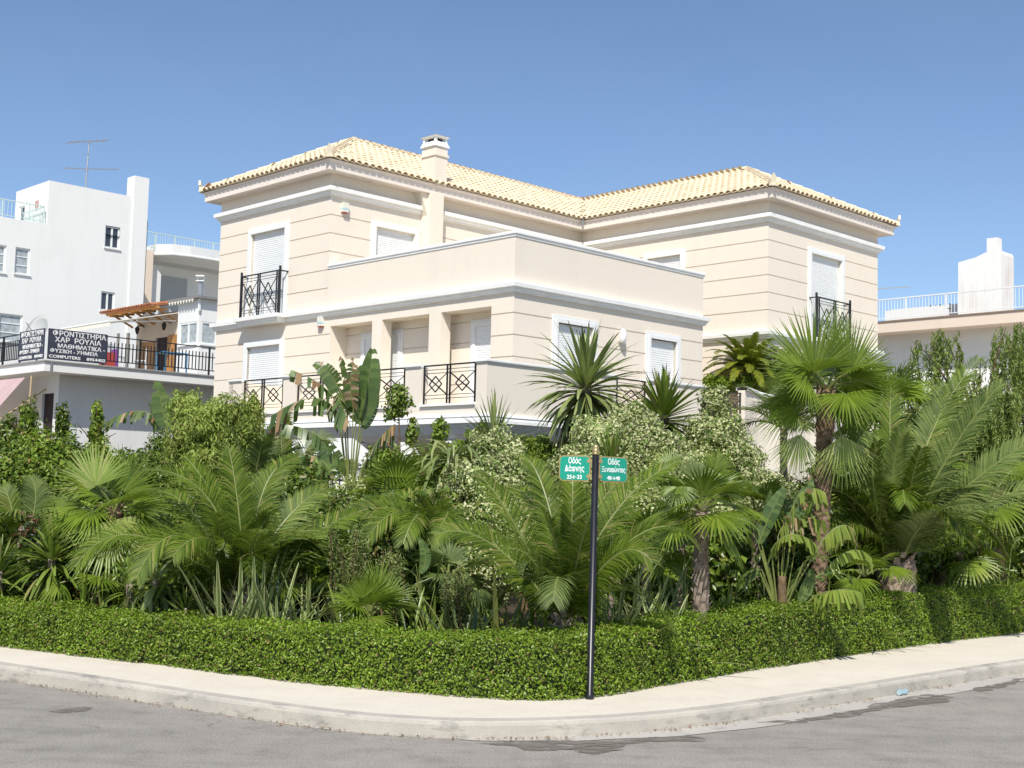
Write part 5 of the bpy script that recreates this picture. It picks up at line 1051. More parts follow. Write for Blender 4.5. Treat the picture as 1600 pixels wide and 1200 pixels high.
# green mixed shrubs in the middle
sh('shrub', 'bright green leafy shrub behind the low fan palm clump', [(600, 728, 20, .36, .30), (655, 735, 20, .40, .32), (630, 790, 19.6, .7, .55)], L_MID, .07, 900, 40)
sh('shrub', 'green shrub with upright shoots left of the large dracaena', [(748, 690, 20.5, .26, .28), (772, 705, 20.3, .36, .28), (702, 712, 20.5, .32, .26), (735, 750, 20, .6, .5)], L_MID, .075, 900, 41)
sh('shrub', 'green leafy shrub directly under the large dracaena crown', [(838, 712, 20.9, .40, .28), (885, 722, 21.2, .5, .3), (805, 712, 20.4, .4, .3), (860, 745, 20.4, .5, .35), (770, 712, 20.6, .35, .25), (735, 720, 20.8, .35, .25), (840, 700, 20.9, .3, .2)], L_MID, .075, 900, 42)
def sprig(label, u, v0, v1, Y, seed, r=.22, mat=L_MID):
    g = G(u, Y); rt_ = empty('sapling', tuple(g), 0, label, 'sapling', 'thin saplings before the balcony'); rs = RS(seed); top_ = P(u, v0, Y) - g; trunk(rt_, [(0, 0, 0), top_ * .6 + np.array([.04, 0, 0]), top_], (.022, .01), B_BR, 'stem', 6)
    zc = P(u, (v0 * 2 + v1) / 3, Y) - g; h_ = (P(u, v0, Y) - P(u, v1, Y))[2]; L = [(zc, (r, r, h_ * .32)), (top_ - np.array([0, 0, h_ * .08]), (r * .55, r * .55, h_ * .14)), (zc - np.array([r * .3, 0, h_ * .28]), (r * .7, r * .7, h_ * .18))]
    p, o = lobes_points(L, 800, rs, .9); V, T = leaf_cloud(p, o, .085, rs, asp=.45, jitter=.6, up=1.2); link('foliage', arr_mesh('foliage', V, T, mat), rt_, kind='stuff')
sprig('thin sapling with a round leafy head before the balcony rail', 622, 603, 675, 20.5, 50, .24); sprig('thin sapling with sparse leaves in front of the right porch column', 645, 655, 712, 20.6, 51, .12); sprig('small upright shoot left of the drooping dracaena', 688, 655, 715, 20.4, 52, .16)
# cream variegated shrubs
sh('variegated_shrub', 'large cream variegated shrub left of the front date palm', [(740, 760, 17, .50, .42), (790, 745, 17.2, .48, .36), (735, 830, 16.6, .50, .42), (800, 820, 16.8, .60, .45), (745, 890, 16, .42, .40), (815, 890, 16.2, .50, .42), (770, 700, 17.6, .38, .28), (700, 800, 17, .3, .4)], L_VAR, .058, 1500, 60, group='cream variegated shrubs')
sh('variegated_shrub', 'big cream variegated shrub behind the street sign', [(950, 690, 19, .62, .42), (905, 735, 18.8, .48, .34), (1005, 695, 19, .55, .38), (960, 750, 18.6, .7, .45), (1040, 735, 18.8, .45, .40), (985, 655, 19.3, .38, .26), (1000, 800, 18.2, .6, .45)], L_VAR, .060, 1400, 61, group='cream variegated shrubs')
sh('variegated_shrub', 'cream variegated shrub with a tall column left of the tall fan palm', [(1200, 775, 19.2, .42, .36), (1225, 815, 19, .45, .4), (1115, 632, 20, .26, .30), (1125, 680, 19.8, .42, .36), (1155, 718, 19.6, .38, .34), (1085, 730, 19.6, .45, .38), (1160, 780, 19.2, .50, .42), (1130, 820, 19, .5, .4), (1185, 760, 19.4, .30, .3), (1095, 680, 19.8, .3, .3)], L_VAR, .062, 1300, 62, group='cream variegated shrubs')
sh('variegated_shrub', 'low pale variegated bush below the banana plant', [(500, 845, 16.5, .40, .34), (545, 790, 17, .38, .34), (500, 800, 17, .3, .3), (580, 770, 17.4, .3, .26)], L_VAR, .055, 1300, 63, group='cream variegated shrubs')
sh('lime_shrub', 'small lime green bush low down left of the needle bush', [(475, 868, 15, .20, .14), (490, 885, 15, .16, .14), (462, 880, 15, .12, .10)], L_LIME, .08, 900, 64)
sh('bronze_shrub', 'dark shrub with reddish young leaves behind the left yucca', [(120, 870, 16.2, .50, .55), (90, 920, 15.8, .4, .4), (150, 925, 15.8, .4, .35), (60, 850, 16.5, .4, .4)], L_RED, .085, 620, 65)
sh('dark_shrub', 'glossy dark leaved shrub low behind the hedge at left', [(30, 905, 16.2, .6, .4), (-20, 880, 16.4, .5, .5), (210, 900, 15.6, .4, .4)], L_DARK, .085, 620, 66)
sh('dark_shrub', 'large leaved green bush right of the small fan palm trunk', [(1125, 890, 15.8, .28, .34), (1150, 920, 15.7, .30, .28), (1120, 840, 16, .24, .22)], L_DARK, .14, 330, 67, asp=.6)
# terrace bushes
tb = np.array([*P(1135, 600, 31.9)[:2], 3.6])
sh('round_bush', 'small bright round bush on the villa terrace below the cycad', [(1137, 602, 31.9, .46, .26), (1112, 598, 32.1, .28, .24), (1165, 600, 31.8, .36, .30)], L_LIME, .07, 800, 70, base=tb)
sh('round_bush', 'dense green bush on the villa terrace left of the tall fan palm', [(1213, 590, 32, .50, .44), (1190, 602, 31.9, .34, .34), (1250, 585, 32.5, .6, .50), (1235, 560, 32.5, .35, .3)], L_LIGHT, .07, 800, 71, base=tb + np.array([1, .2, 0]))

# ------------------------------------------------------------------ cycad on the terrace
def plumes(label, u, v, Y, n, L, mat, seed, name, base, emin, emax, LL, cat='palm tree', wr=.014, gp_=None, nl=34, width=.03, tr=(.12, .12), azoff=0):
    C = P(u, v, Y); base = np.array(base); r = empty(name, tuple(base), 0, label, cat, gp_); rs = RS(seed); c0 = C - base
    for i in range(n):
        az = i * 2.39996 + azoff; el = math.radians(emin + (emax - emin) * ((i + .5) / n)); d = np.array([math.cos(el) * math.cos(az), math.cos(el) * math.sin(az), math.sin(el)]); l = L * rs.uniform(.85, 1.08)
        frond(r, c0 + d * .05, c0 + d * l * .55 + np.array([0, 0, .06 * l]), c0 + d * l - np.array([0, 0, l * .22 * math.cos(el)]), mat, rs, LL, nl, width=width, vee=.25, bare=.06, wr=wr)
    if tr: trunk(r, [(0, 0, 0), c0], tr, B_PHX); boots(r, [(0, 0, 0), c0], tr, B_PHX, seed, 30, .08)
    return r
plumes('dark olive cycad with a flat crown of stiff fronds on the villa terrace', 1168, 580, 32.2, 60, 1.22, L_CYC, 5, 'cycad', (*P(1168, 592, 32.2)[:2], 3.6), -12, 58, .22, 'cycad', width=.026, nl=58)

# ------------------------------------------------------------------ dracaenas and yuccas
def yucca(label, u, v, Y, R, n, mat, seed, name='yucca', cat='yucca', group=None, emin=-55, emax=86, width=.06, droop=(.2, .8), stem=.05, bias=1.0, leanu=0, core=.06, taper=.5):
    C = P(u, v, Y); g = G(u + leanu, Y); r = empty(name, tuple(g), 0, label, cat, group); rosette(r, C - g, R, n, mat, seed, width, emin, emax, droop, bias=bias, core=core, taper=taper)
    if stem: trunk(r, [(0, 0, -.05), (C - g) * .5, C - g], (stem * 1.2, stem), B_GREY)
    return r
yucca('large round headed dracaena against the balcony with long thin leaves', 915, 598, 20.3, 1.05, 298, L_YUCG, 1, 'dracaena', 'dracaena', width=.080, emin=-88, emax=89, droop=(.10, .8), stem=.10, bias=.66, core=.10)
yucca('stiff dark green yucca head right of the large dracaena', 1036, 648, 20, .74, 240, L_YUC, 2, 'yucca', width=.065, emin=-82, emax=88, droop=(.02, .2), stem=.08, bias=.9, group='yuccas and dracaenas')
yucca('dracaena with long drooping pale leaves left of the big variegated shrub', 708, 715, 17.5, 1.15, 150, L_YUCG, 3, 'dracaena', 'dracaena', width=.055, emin=-60, emax=45, droop=(1.4, 2.4), stem=.07, group='yuccas and dracaenas')
yucca('thin spiky dracaena tuft rising in front of the balcony corner', 772, 688, 20.2, .75, 60, L_YUCG, 4, 'dracaena', 'dracaena', width=.035, emin=15, emax=86, droop=(.1, .7), stem=.04)
yucca('yellow green sword leaved clump directly behind the street sign', 955, 728, 16.5, .52, 26, L_YUC, 5, 'sword_plant', 'plant', width=.055, emin=45, emax=86, droop=(.05, .25), stem=.03)
yucca('spiky green yucca low at left with a dense rosette', 82, 868, 15.6, .58, 130, L_YUC, 6, width=.055, emin=-55, emax=85, droop=(.15, .7), stem=.05, group='front yuccas')
yucca('feathery leaved yucca at the left picture edge', -2, 893, 15.6, .50, 90, L_YUC, 7, width=.035, emin=-50, emax=85, droop=(.2, .8), stem=.05, group='front yuccas')
yucca('small yucca with drooping leaves beside the pale stem', 203, 912, 14.8, .36, 54, L_YUC, 8, width=.045, emin=-70, emax=80, droop=(.2, .9), stem=.04, group='front yuccas')
yucca('yucca with broad hanging leaves under the left date palm fronds', 243, 905, 14.3, .46, 60, L_YUCG, 9, width=.055, emin=-75, emax=60, droop=(.9, 1.9), stem=.04, group='front yuccas')
yucca('small thin spiky yucca right of the hanging leaved yucca', 290, 950, 14.0, .28, 40, L_YUC, 10, width=.022, emin=-50, emax=80, droop=(.1, .3), stem=.02, group='front yuccas')
def clump(label, spots, Y, L, mat, seed, name, cat='plant', width=.05, emin=35, emax=86, n=12, droop=(.1, .5), vbase=None):
    g = G(np.mean(spots), Y); r = empty(name, tuple(g), 0, label, cat)
    for i, u in enumerate(spots): rosette(r, G(u, Y + (i % 3) * .18) - g + np.array([0, 0, .05]), L * (1 - .12 * (i % 2)), n, mat, seed + i, width, emin, emax, droop, vary=.35, core=.02)
    return r
clump('pale striped sword leaved clump behind the hedge at left', [345, 372, 405, 432, 395], 13.75, 1.28, L_STRIPE, 60, 'striped_flax', width=.055, emin=38, emax=88, n=15, droop=(.12, .8))
clump('blue green aloe rosettes on the right of the striped flax', [428, 452], 14.3, 1.15, L_BLUE, 70, 'aloe_plant', width=.035, emin=20, emax=85, n=20, droop=(.5, 1.3))
clump('dark strappy clump at the foot of the variegated shrub', [775, 800, 830, 850], 13.2, 1.15, L_YUC, 80, 'sword_plant', width=.055, emin=25, emax=86, n=12, droop=(.15, .7))
clump('striped leaning reed like plant right of the sign pole', [955, 985, 1010, 1040], 13.6, 1.30, L_STRIPE, 90, 'striped_reed', width=.06, emin=10, emax=80, n=16, droop=(.3, 1.1))
clump('second striped reed clump reaching up behind the leaning one', [980, 1030, 1065], 14.3, 1.5, L_STRIPE, 95, 'striped_reed', width=.05, emin=35, emax=85, n=12, droop=(.3, 1.0))
clump('blue green agave leaves low in front of the variegated shrub', [735, 760], 13.4, .95, L_BLUE, 100, 'agave', width=.06, emin=15, emax=75, n=10, droop=(.2, .6))
clump('striped low rosette between the aloe and the small fan palm', [490, 515], 13.8, .95, L_STRIPE, 105, 'striped_flax', width=.05, emin=15, emax=70, n=18, droop=(.5, 1.4))
clump('low grassy tuft by the tall palm foot', [1255, 1330, 1370], 16.2, .95, L_YUC, 110, 'grass_tuft', width=.03, emin=10, emax=80, n=34, droop=(.4, 1.1))
clump('strappy green tuft at the lower right edge', [1565, 1600], 18.9, 1.1, L_YUC, 115, 'grass_tuft', width=.035, emin=10, emax=80, n=26, droop=(.5, 1.3))
# needle leaved upright bush
def needle_bush(label, cols, Y, seed, group='needle leaved upright bushes'):
    g = G(np.mean([c[0] for c in cols]), Y); r = empty('needle_bush', tuple(g), 0, label, 'bush', group); rs = RS(seed); PS, OS = [], []; m = MB()
    for (u, v0, v1) in cols:
        for k in range(4):
            a = G(u + rs.uniform(-8, 8), Y + rs.uniform(-.2, .2)) - g; a[2] = max(0, (P(u, v1, Y) - g)[2]) if k else 0; t = P(u + rs.uniform(-14, 14), v0 + rs.uniform(0, 25), Y + rs.uniform(-.25, .25)) - g; m.tube([a, (a + t) / 2 + rs.uniform(-.04, .04, 3), t], [.012, .008, .004], 4)
            q = np.linspace(.0, 1, 230)[:, None]; pth = a * (1 - q) + t * q; PS.append(pth + rs.randn(230, 3) * .032); OS.append(rs.randn(230, 3) * .6 + np.array([0, 0, .5]))
    m.build('stems', B_BR, r); p = np.concatenate(PS); V, T = leaf_cloud(p, unit(np.concatenate(OS)), .05, rs, asp=.22, jitter=.9, up=.8); link('foliage', arr_mesh('foliage', V, T, L_ROSE), r, kind='stuff')
needle_bush('upright needle leaved bush in front of the low variegated bush', [(530, 818, 960), (548, 812, 960), (566, 830, 960), (540, 850, 960), (555, 870, 960)], 14.6, 1)
needle_bush('short needle leaved bush right of the upright one', [(598, 850, 960), (612, 845, 960), (622, 865, 960)], 14.9, 2)
needle_bush('pale mossy column at the foot of the variegated shrub', [(702, 885, 990), (714, 880, 990), (722, 905, 990)], 13.6, 3)

# ------------------------------------------------------------------ fan palms
n0 = (-.1, -1, .15)
fan_palm('fan palm with broad pale green pleated fans at left', G(178, 15.9), P(180, 800, 15.9), .78, 8, L_FAN, 3, .32, (.09, .09), 60, -50, droop=.30, segs=38,
    specs=[(150, 760, -.2, 118, 688, -.2, (-.35, -1, .5), L_FANY, .10, 3.3), (190, 770, .1, 215, 690, .2, (.75, -1, .2), L_FAN, .12, 3.0), (125, 795, -.1, 52, 785, -.3, (-.1, -.7, 1), L_FAN, .25, 2.9), (150, 815, -.3, 95, 838, -.7, (-.2, -.6, 1), L_FANY, .3, 3.0), (205, 795, 0, 290, 790, .1, (.2, -.6, 1), L_FAN, .3, 3.0), (180, 812, -.4, 185, 842, -.75, (0, -.7, .7), L_FANY, .3, 3.2)])
fan_palm('tall fan palm with a thick fibrous trunk in front of the villa right wing', G(1277, 16.6), P(1291, 610, 16.6), .80, 9, L_FAN, 7, .40, (.080, .118), 70, -12, droop=.30, segs=40, bn=230,
    specs=[(1272, 585, -.2, 1242, 478, -.3, (-.3, -1, .1), L_FAN, .04, 2.7), (1308, 580, .1, 1322, 462, .2, (.8, -1, .1), L_FAN, .02, 1.3), (1325, 588, -.1, 1372, 500, -.1, (.4, -1, .15), L_FAN, .06, 2.8), (1262, 592, -.6, 1215, 570, -1.0, (-.1, -1, .6), L_FAN, .25, 3.6),
           (1250, 678, -.25, 1238, 752, -.35, (-.2, -1, .05), L_FANY, .02, 1.9), (1315, 680, -.3, 1328, 772, -.35, (.15, -1, .05), L_FANY, .02, 2.0), (1352, 672, .1, 1372, 745, .1, (.5, -1, .1), L_FANY, .05, 1.9), (1248, 640, 0, 1165, 660, .1, (-.3, -.6, 1), L_FAN, .5, 2.6), (1345, 600, .2, 1405, 590, .3, (.3, -.5, 1), L_FAN, .45, 2.6)])
fan_palm('small fan palm on a slim fibrous trunk right of the front date palm', G(1093, 14.1), P(1096, 800, 14.1), .50, 12, L_FAN, 11, .34, (.10, .075), 82, -35, droop=.28, segs=28, bn=80, bmat=B_GREY,
    specs=[(1048, 735, 0, 1020, 700, .1, (-.3, -1, .4), L_FAN, .15, 3.0), (1115, 735, -.1, 1135, 695, -.1, (.4, -1, .3), L_FAN, .15, 3.0), (1085, 745, .1, 1090, 705, .15, (0, -1, .4), L_PHXD, .15, 3.0), (1058, 760, -.3, 1055, 795, -.5, (-.2, -1, .6), L_FAN, .35, 3.2), (1135, 770, -.1, 1172, 775, -.1, (.2, -.5, 1), L_FANY, .4, 2.6)])
fan_palm('low fan palm clump with dense stiff fans right of the banana plant', G(615, 17), P(615, 775, 17), .52, 16, L_FAN, 13, .30, (.10, .10), 85, -10, droop=.22, segs=26, specs=[(620, 768, -.4, 622, 722, -.5, (0, -1, .5), L_FAN, .12, 3.4), (590, 785, -.3, 560, 775, -.4, (-.3, -1, .8), L_PHXD, .25, 3.2), (650, 782, -.3, 690, 770, -.4, (.3, -1, .8), L_FAN, .25, 3.2)])
fan_palm('small low fan palm just behind the hedge in front of the needle bushes', G(580, 13.3), P(578, 962, 13.3), .40, 9, L_FAN, 17, .22, None, 84, 5, droop=.15, segs=22, specs=[(568, 935, -.1, 556, 895, -.15, (-.3, -1, .3), L_FAN, .05, 2.2), (590, 925, 0, 600, 870, 0, (.3, -1, .3), L_FAN, .05, 2.0), (560, 950, -.1, 525, 925, -.2, (-.3, -1, .6), L_FAN, .15, 2.2), (600, 940, 0, 640, 900, 0, (.3, -1, .5), L_FAN, .15, 2.2)])
fan_palm('background fan palm with a reddish fibrous trunk at far right', G(1553, 20.5), P(1556, 770, 20.5), .7, 9, L_FAN, 19, .5, (.16, .17), 70, -40, droop=.5, segs=26, group='shaded palms at right', bn=120)
fan_palm('shaded thick trunked palm right of the date palm', G(1456, 20), P(1462, 770, 20), .65, 7, L_PHXD, 23, .5, (.20, .18), 70, -30, droop=.5, segs=26, group='shaded palms at right', bn=90)
fan_palm('small fan palm low between the tall palm and the date palm', G(1345, 16.6), P(1350, 900, 16.6), .42, 9, L_FAN, 29, .3, None, 70, -5, droop=.4, segs=24)
fan_palm('fan palm half hidden behind the tall palm on its right', G(1385, 21), P(1385, 650, 21), .85, 12, L_FAN, 31, .6, (.14, .12), 80, -30, droop=.5, segs=28)
fan_palm('small fan palm on the terrace seen left of the tall palm crown', np.array([*P(1258, 600, 32.4)[:2], 3.6]), P(1258, 585, 32.4), .8, 9, L_PHXD, 37, .4, None, 80, -10, droop=.4, segs=24)

# ------------------------------------------------------------------ date palms
feather_palm('large front date palm in the middle, behind the sign pole', G(885, 12.95), P(884, 975, 12.95), [
    (800, 812, .25, 742, 738, .5), (857, 790, .3, 818, 712, .6), (893, 815, -.35, 893, 728, -.2), (958, 805, .2, 1058, 722, .5), (1000, 835, -.1, 1088, 852, -.1), (775, 855, -.15, 682, 835, -.2), (835, 880, -.6, 792, 858, -.9), (925, 810, .4, 985, 745, .9), (868, 850, -.5, 850, 800, -.75), (905, 860, -.6, 925, 800, -.9), (960, 870, -.4, 1020, 880, -.6), (850, 815, .6, 790, 760, 1.1)],
    L_PHX, 1, LL=.38, extra=8, elen=1.15, tr=(.12, .14), elmin=25, elmax=75, n=96, width=.0145, name='date_palm', amat=L_PHXD)
feather_palm('big date palm with arching fronds left of the striped flax', G(382, 14.6), P(378, 935, 14.6), [
    (220, 838, -.5, 118, 886, -.8), (285, 838, -.6, 213, 905, -1.0), (322, 775, .1, 212, 735, .3), (345, 800, .2, 288, 712, .4), (372, 790, .0, 358, 703, .1), (402, 800, .2, 432, 732, .4), (440, 820, .3, 512, 762, .7), (430, 850, -.3, 500, 830, -.4), (330, 845, -.6, 270, 870, -1.1), (395, 850, -.7, 420, 830, -1.3), (350, 840, -.6, 330, 800, -1.1), (300, 800, .6, 240, 770, 1.0), (415, 770, .7, 465, 715, 1.2), (470, 850, .3, 560, 800, .9)],
    L_PHX, 2, LL=.40, extra=9, elen=1.35, tr=(.13, .14), elmin=25, elmax=75, n=100, width=.0155, amat=L_FAN)
feather_palm('large date palm with a short fat scaly trunk at right', G(1398, 17.4), P(1402, 880, 17.4), [
    (1350, 745, .1, 1338, 620, .3), (1392, 740, .3, 1392, 600, .7), (1478, 720, -.2, 1565, 598, -.3, L_PHXD), (1500, 770, -.3, 1640, 672, -.4, L_PHXD), (1512, 800, -.4, 1660, 748, -.5, L_PHXD), (1440, 720, .5, 1478, 600, 1.0), (1330, 790, -.1, 1290, 745, -.2), (1365, 770, -.5, 1370, 690, -.9), (1420, 770, -.6, 1440, 700, -1.0), (1470, 790, .5, 1570, 730, 1.0), (1450, 690, .6, 1530, 560, 1.1), (1395, 735, -.3, 1420, 670, -.6, L_FANY), (1450, 810, -.8, 1530, 790, -1.5, L_PHXD), (1340, 820, -.4, 1285, 850, -.7)],
    L_PHX, 3, LL=.52, extra=9, elen=2.2, tr=(.27, .24), elmin=30, elmax=76, n=110, width=.020, wr=.018)
feather_palm('small date palm with arching fronds below the low fan palm clump', G(660, 16), P(668, 850, 16), [
    (615, 795, -.2, 530, 812, -.3), (625, 800, -.5, 570, 845, -.8), (700, 800, -.2, 672, 850, -.6), (690, 795, 0, 720, 860, -.1), (650, 790, .2, 600, 775, .4), (655, 805, -.6, 630, 850, -1.0)], L_PHX, 4, LL=.34, extra=6, elen=.9, tr=(.08, .08), elmin=40, elmax=80, n=70, width=.016)
feather_palm('half hidden date palm behind the left date palm', G(455, 18.5), P(460, 800, 18.5), [(420, 710, 0, 375, 690, 0, L_PHXD), (480, 700, .2, 520, 690, .3, L_PHXD), (440, 690, .1, 455, 640, .1), (500, 740, 0, 560, 730, .1, L_PHXD)], L_PHX, 5, LL=.38, extra=8, elen=1.4, tr=(.1, .1), n=70, width=.017)
feather_palm('young date palm at the far left behind the yuccas', G(25, 16.6), P(28, 870, 16.6), [(55, 790, 0, 48, 745, .1, L_PHXD), (20, 800, 0, 5, 760, .1), (75, 820, 0, 110, 780, .2)], L_PHX, 6, LL=.34, extra=7, elen=1.1, tr=(.1, .1), n=70, width=.017)

# ------------------------------------------------------------------ banana like plants
DRYO = dict(tear=.85, brown=.45, droop=.35)
paddle_plant('tall banana plant with ragged brown edged leaves in front of the balcony', G(545, 17.6), 17.6, [
    ((548, 790), (562, 665), (574, 605), (582, 546), 0.40, dict(tear=.08, fold=.15, n=(.5, -1, .1))), ((547, 790), (556, 660), (562, 610), (566, 572), 0.33, dict(tear=.1, n=(-.5, -1, .2))),
    ((546, 790), (542, 640), (520, 590), (492, 568), 0.29, dict(tear=.3, brown=.05, n=(-.6, -.6, .7))), ((545, 790), (543, 650), (545, 600), (532, 556), 0.22, dict(tear=.4, brown=.15, n=(-.8, -.7, .2))),
    ((545, 790), (530, 650), (490, 622), (424, 650), 0.37, dict(DRYO, tear=.95, brown=.3)), ((545, 790), (532, 655), (512, 610), (455, 578), 0.31, dict(DRYO, tear=.8, brown=.4)), ((545, 790), (538, 650), (527, 618), (545, 660), 0.37, dict(DRYO, td=-.3, tear=.7)),
    ((545, 790), (536, 730), (495, 680), (432, 662), 0.26, dict(DRYO, tear=1.0, brown=.35)), ((550, 790), (562, 740), (590, 690), (618, 662), 0.37, dict(DRYO, tear=.9, brown=.5, droop=.5)), ((548, 790), (566, 670), (577, 625), (578, 592), 0.33, dict(tear=.15, n=(.9, -.8, 0), dy=.1)),
    ((545, 790), (520, 745), (480, 712), (410, 745), 0.47, dict(DRYO, tear=.9, brown=.5)), ((548, 790), (535, 745), (520, 715), (505, 690), 0.40, dict(tear=.15, n=(-.4, -1, .2))), ((548, 800), (560, 765), (585, 740), (620, 770), 0.33, dict(DRYO, tear=.8)),
    ((546, 800), (552, 640), (548, 600), (553, 560), 0.25, dict(tear=.6, brown=.5, n=(.2, -1, .2), dy=-.2))], L_BAN, 1, stem=(548, 770, (.11, .08)))
paddle_plant('single broad banana leaf rising behind the left shrubs', G(258, 20), 20, [((262, 780), (262, 670), (254, 640), (246, 597), .36, dict(tear=.05, n=(.2, -1, .3))), ((258, 780), (250, 660), (215, 642), (165, 660), .26, dict(tear=.9, brown=.15, droop=.4)), ((260, 780), (240, 680), (235, 640), (225, 625), .2, dict(tear=.3))], L_BAN, 2, stem=(260, 740, (.08, .05)))
paddle_plant('paddle leaved plant with torn yellow green leaves beside the tall palm trunk', G(1222, 15.2), 15.2, [
    ((1215, 960), (1185, 850), (1205, 800), (1226, 762), 0.22, dict(tear=.1, n=(-.5, -1, .2))), ((1215, 960), (1190, 850), (1196, 800), (1203, 765), 0.17, dict(tear=.1, n=(.8, -1, .2), dy=.2)), ((1215, 960), (1180, 880), (1162, 838), (1130, 848), 0.32, dict(tear=.6)),
    ((1215, 960), (1190, 860), (1180, 905), (1200, 948), 0.29, dict(tear=.6, mat=L_BAN)), ((1218, 960), (1235, 850), (1262, 815), (1292, 800), 0.38, dict(tear=.7, brown=.2, mat=L_BANY)), ((1218, 960), (1228, 830), (1252, 770), (1290, 770), 0.26, dict(tear=.9, brown=.4, mat=L_BANY, droop=.6)),
    ((1220, 960), (1285, 845), (1312, 822), (1336, 828), 0.35, dict(tear=.5, brown=.15, droop=.6, mat=L_BANY)), ((1240, 965), (1247, 942), (1262, 915), (1268, 890), 0.17, dict(tear=.0, n=(-.2, -1, .1))), ((1245, 965), (1272, 932), (1310, 922), (1345, 925), 0.43, dict(tear=.75, mat=L_BANY, droop=.45, dy=-.3)),
    ((1240, 960), (1270, 905), (1300, 895), (1340, 905), 0.43, dict(tear=.4, mat=L_BAN, dy=.2)), ((1215, 960), (1200, 880), (1230, 840), (1262, 850), 0.29, dict(tear=.5)), ((1225, 960), (1240, 870), (1230, 820), (1215, 790), 0.23, dict(tear=.6, brown=.3, mat=L_BANY)), ((1220, 950), (1260, 880), (1245, 900), (1232, 940), .20, dict(tear=.3)),
    ((1215, 960), (1205, 860), (1235, 835), (1275, 850), .30, dict(tear=.6, mat=L_BANY, droop=.4, dy=-.2)), ((1215, 960), (1185, 830), (1160, 810), (1138, 830), .26, dict(tear=.7, droop=.3)), ((1225, 960), (1255, 880), (1285, 870), (1310, 900), .28, dict(tear=.5, mat=L_BAN, dy=-.3)),
    ((1218, 960), (1225, 820), (1248, 790), (1268, 745), .20, dict(tear=.5, brown=.25, n=(-.3, -1, .2))), ((1215, 960), (1190, 890), (1165, 900), (1150, 935), .24, dict(tear=.4)), ((1240, 965), (1290, 890), (1330, 860), (1362, 872), .26, dict(tear=.6, mat=L_BANY, droop=.5, dy=.3)), ((1218, 960), (1215, 840), (1240, 810), (1290, 815), .24, dict(tear=.9, brown=.5, droop=.6, mat=L_BANY))], L_BAN, 3, 'paddle_plant', stem=(1222, 900, (.07, .05)))
paddle_plant('dark paddle leaves low in the shade left of the variegated shrub', G(665, 14.2), 14.2, [((665, 990), (650, 900), (620, 890), (590, 920), .24, dict(tear=.2)), ((665, 990), (655, 895), (665, 870), (655, 840), .14, dict(tear=.1, n=FRONT)), ((668, 990), (645, 935), (665, 945), (672, 985), .20, dict(tear=.5)), ((665, 990), (680, 915), (690, 880), (700, 860), .16, dict(tear=.2)), ((662, 990), (640, 930), (605, 925), (570, 935), .22, dict(tear=.2)), ((665, 990), (650, 880), (640, 895), (620, 905), .12, dict(tear=.2, mat=L_YUC))], L_BAN, 4, 'paddle_plant')
paddle_plant('broad dark paddle leaves by the low variegated bush', G(500, 15.4), 15.4, [((500, 960), (480, 880), (500, 868), (522, 890), .24, dict(tear=.1)), ((500, 960), (470, 900), (430, 880), (420, 910), .22, dict(tear=.4)), ((505, 960), (535, 900), (560, 880), (585, 890), .2, dict(tear=.2)), ((500, 960), (470, 860), (455, 810), (430, 790), .24, dict(tear=.9, brown=.7, droop=.5))], L_BAN, 5, 'paddle_plant')
paddle_plant('torn paddle leaves in the shade at the lower right edge', G(1570, 19.3), 19.3, [((1570, 960), (1545, 880), (1570, 890), (1600, 940), .30, dict(tear=.5)), ((1570, 960), (1560, 890), (1530, 880), (1500, 900), .24, dict(tear=.5)), ((1570, 960), (1580, 860), (1600, 840), (1630, 860), .3, dict(tear=.4))], L_BAN, 6, 'paddle_plant')

# ------------------------------------------------------------------ weeping tree at right
def weeping(label, Y, branches, seed, trunk_u):
    g = G(trunk_u, Y); r = empty('weeping_tree', tuple(g), 0, label, 'tree'); rs = RS(seed); PS, OS, m = [], [], MB()
    top_ = P(trunk_u, 700, Y) - g; trunk(r, [(0, 0, -.05), top_ * .5 + np.array([.1, 0, 0]), top_], (.12, .08), B_BR)
    for (u, v, drop, n, sp) in branches:
        e = P(u, v, Y + rs.uniform(-.8, .8)) - g; md = (top_ + e) / 2 + np.array([0, 0, .5]); m.tube(list(bez(top_, md, e, 6)), [.03, .024, .02, .014, .01, .006], 5)
        for k in range(int(n * 1.25)):
            q0 = rs.uniform(-1, 1); o = e + np.array([q0 * sp * 1.5, rs.uniform(-.5, .5), -.42 * q0 * q0 + rs.uniform(-.10, .06)]); L = drop * rs.uniform(.25, 1.15); q = np.linspace(0, 1, int(46 * L / .8))[:, None]; dx = np.array([rs.uniform(-.10, .10), rs.uniform(-.1, .1), -L])
            pth = o + dx * q + np.stack([.05 * np.sin(q[:, 0] * 5 + k), 0 * q[:, 0], 0 * q[:, 0]], 1); PS.append(pth + rs.randn(len(q), 3) * np.array([.02, .02, .01])); OS.append(rs.randn(len(q), 3) + np.array([0, 0, .3])); (k % 3 == 0) and m.tube([o + dx * t + np.array([.05 * math.sin(t * 5 + k), 0, 0]) for t in (0, .33, .66, 1)], .004, 3, False)
    m.build('branches', B_BR, r); p = np.concatenate(PS); V, T = leaf_cloud(p, unit(np.concatenate(OS)), .115, rs, asp=.19, jitter=.45, up=-2.8); link('foliage', arr_mesh('foliage', V, T, L_WEEP), r, kind='stuff')
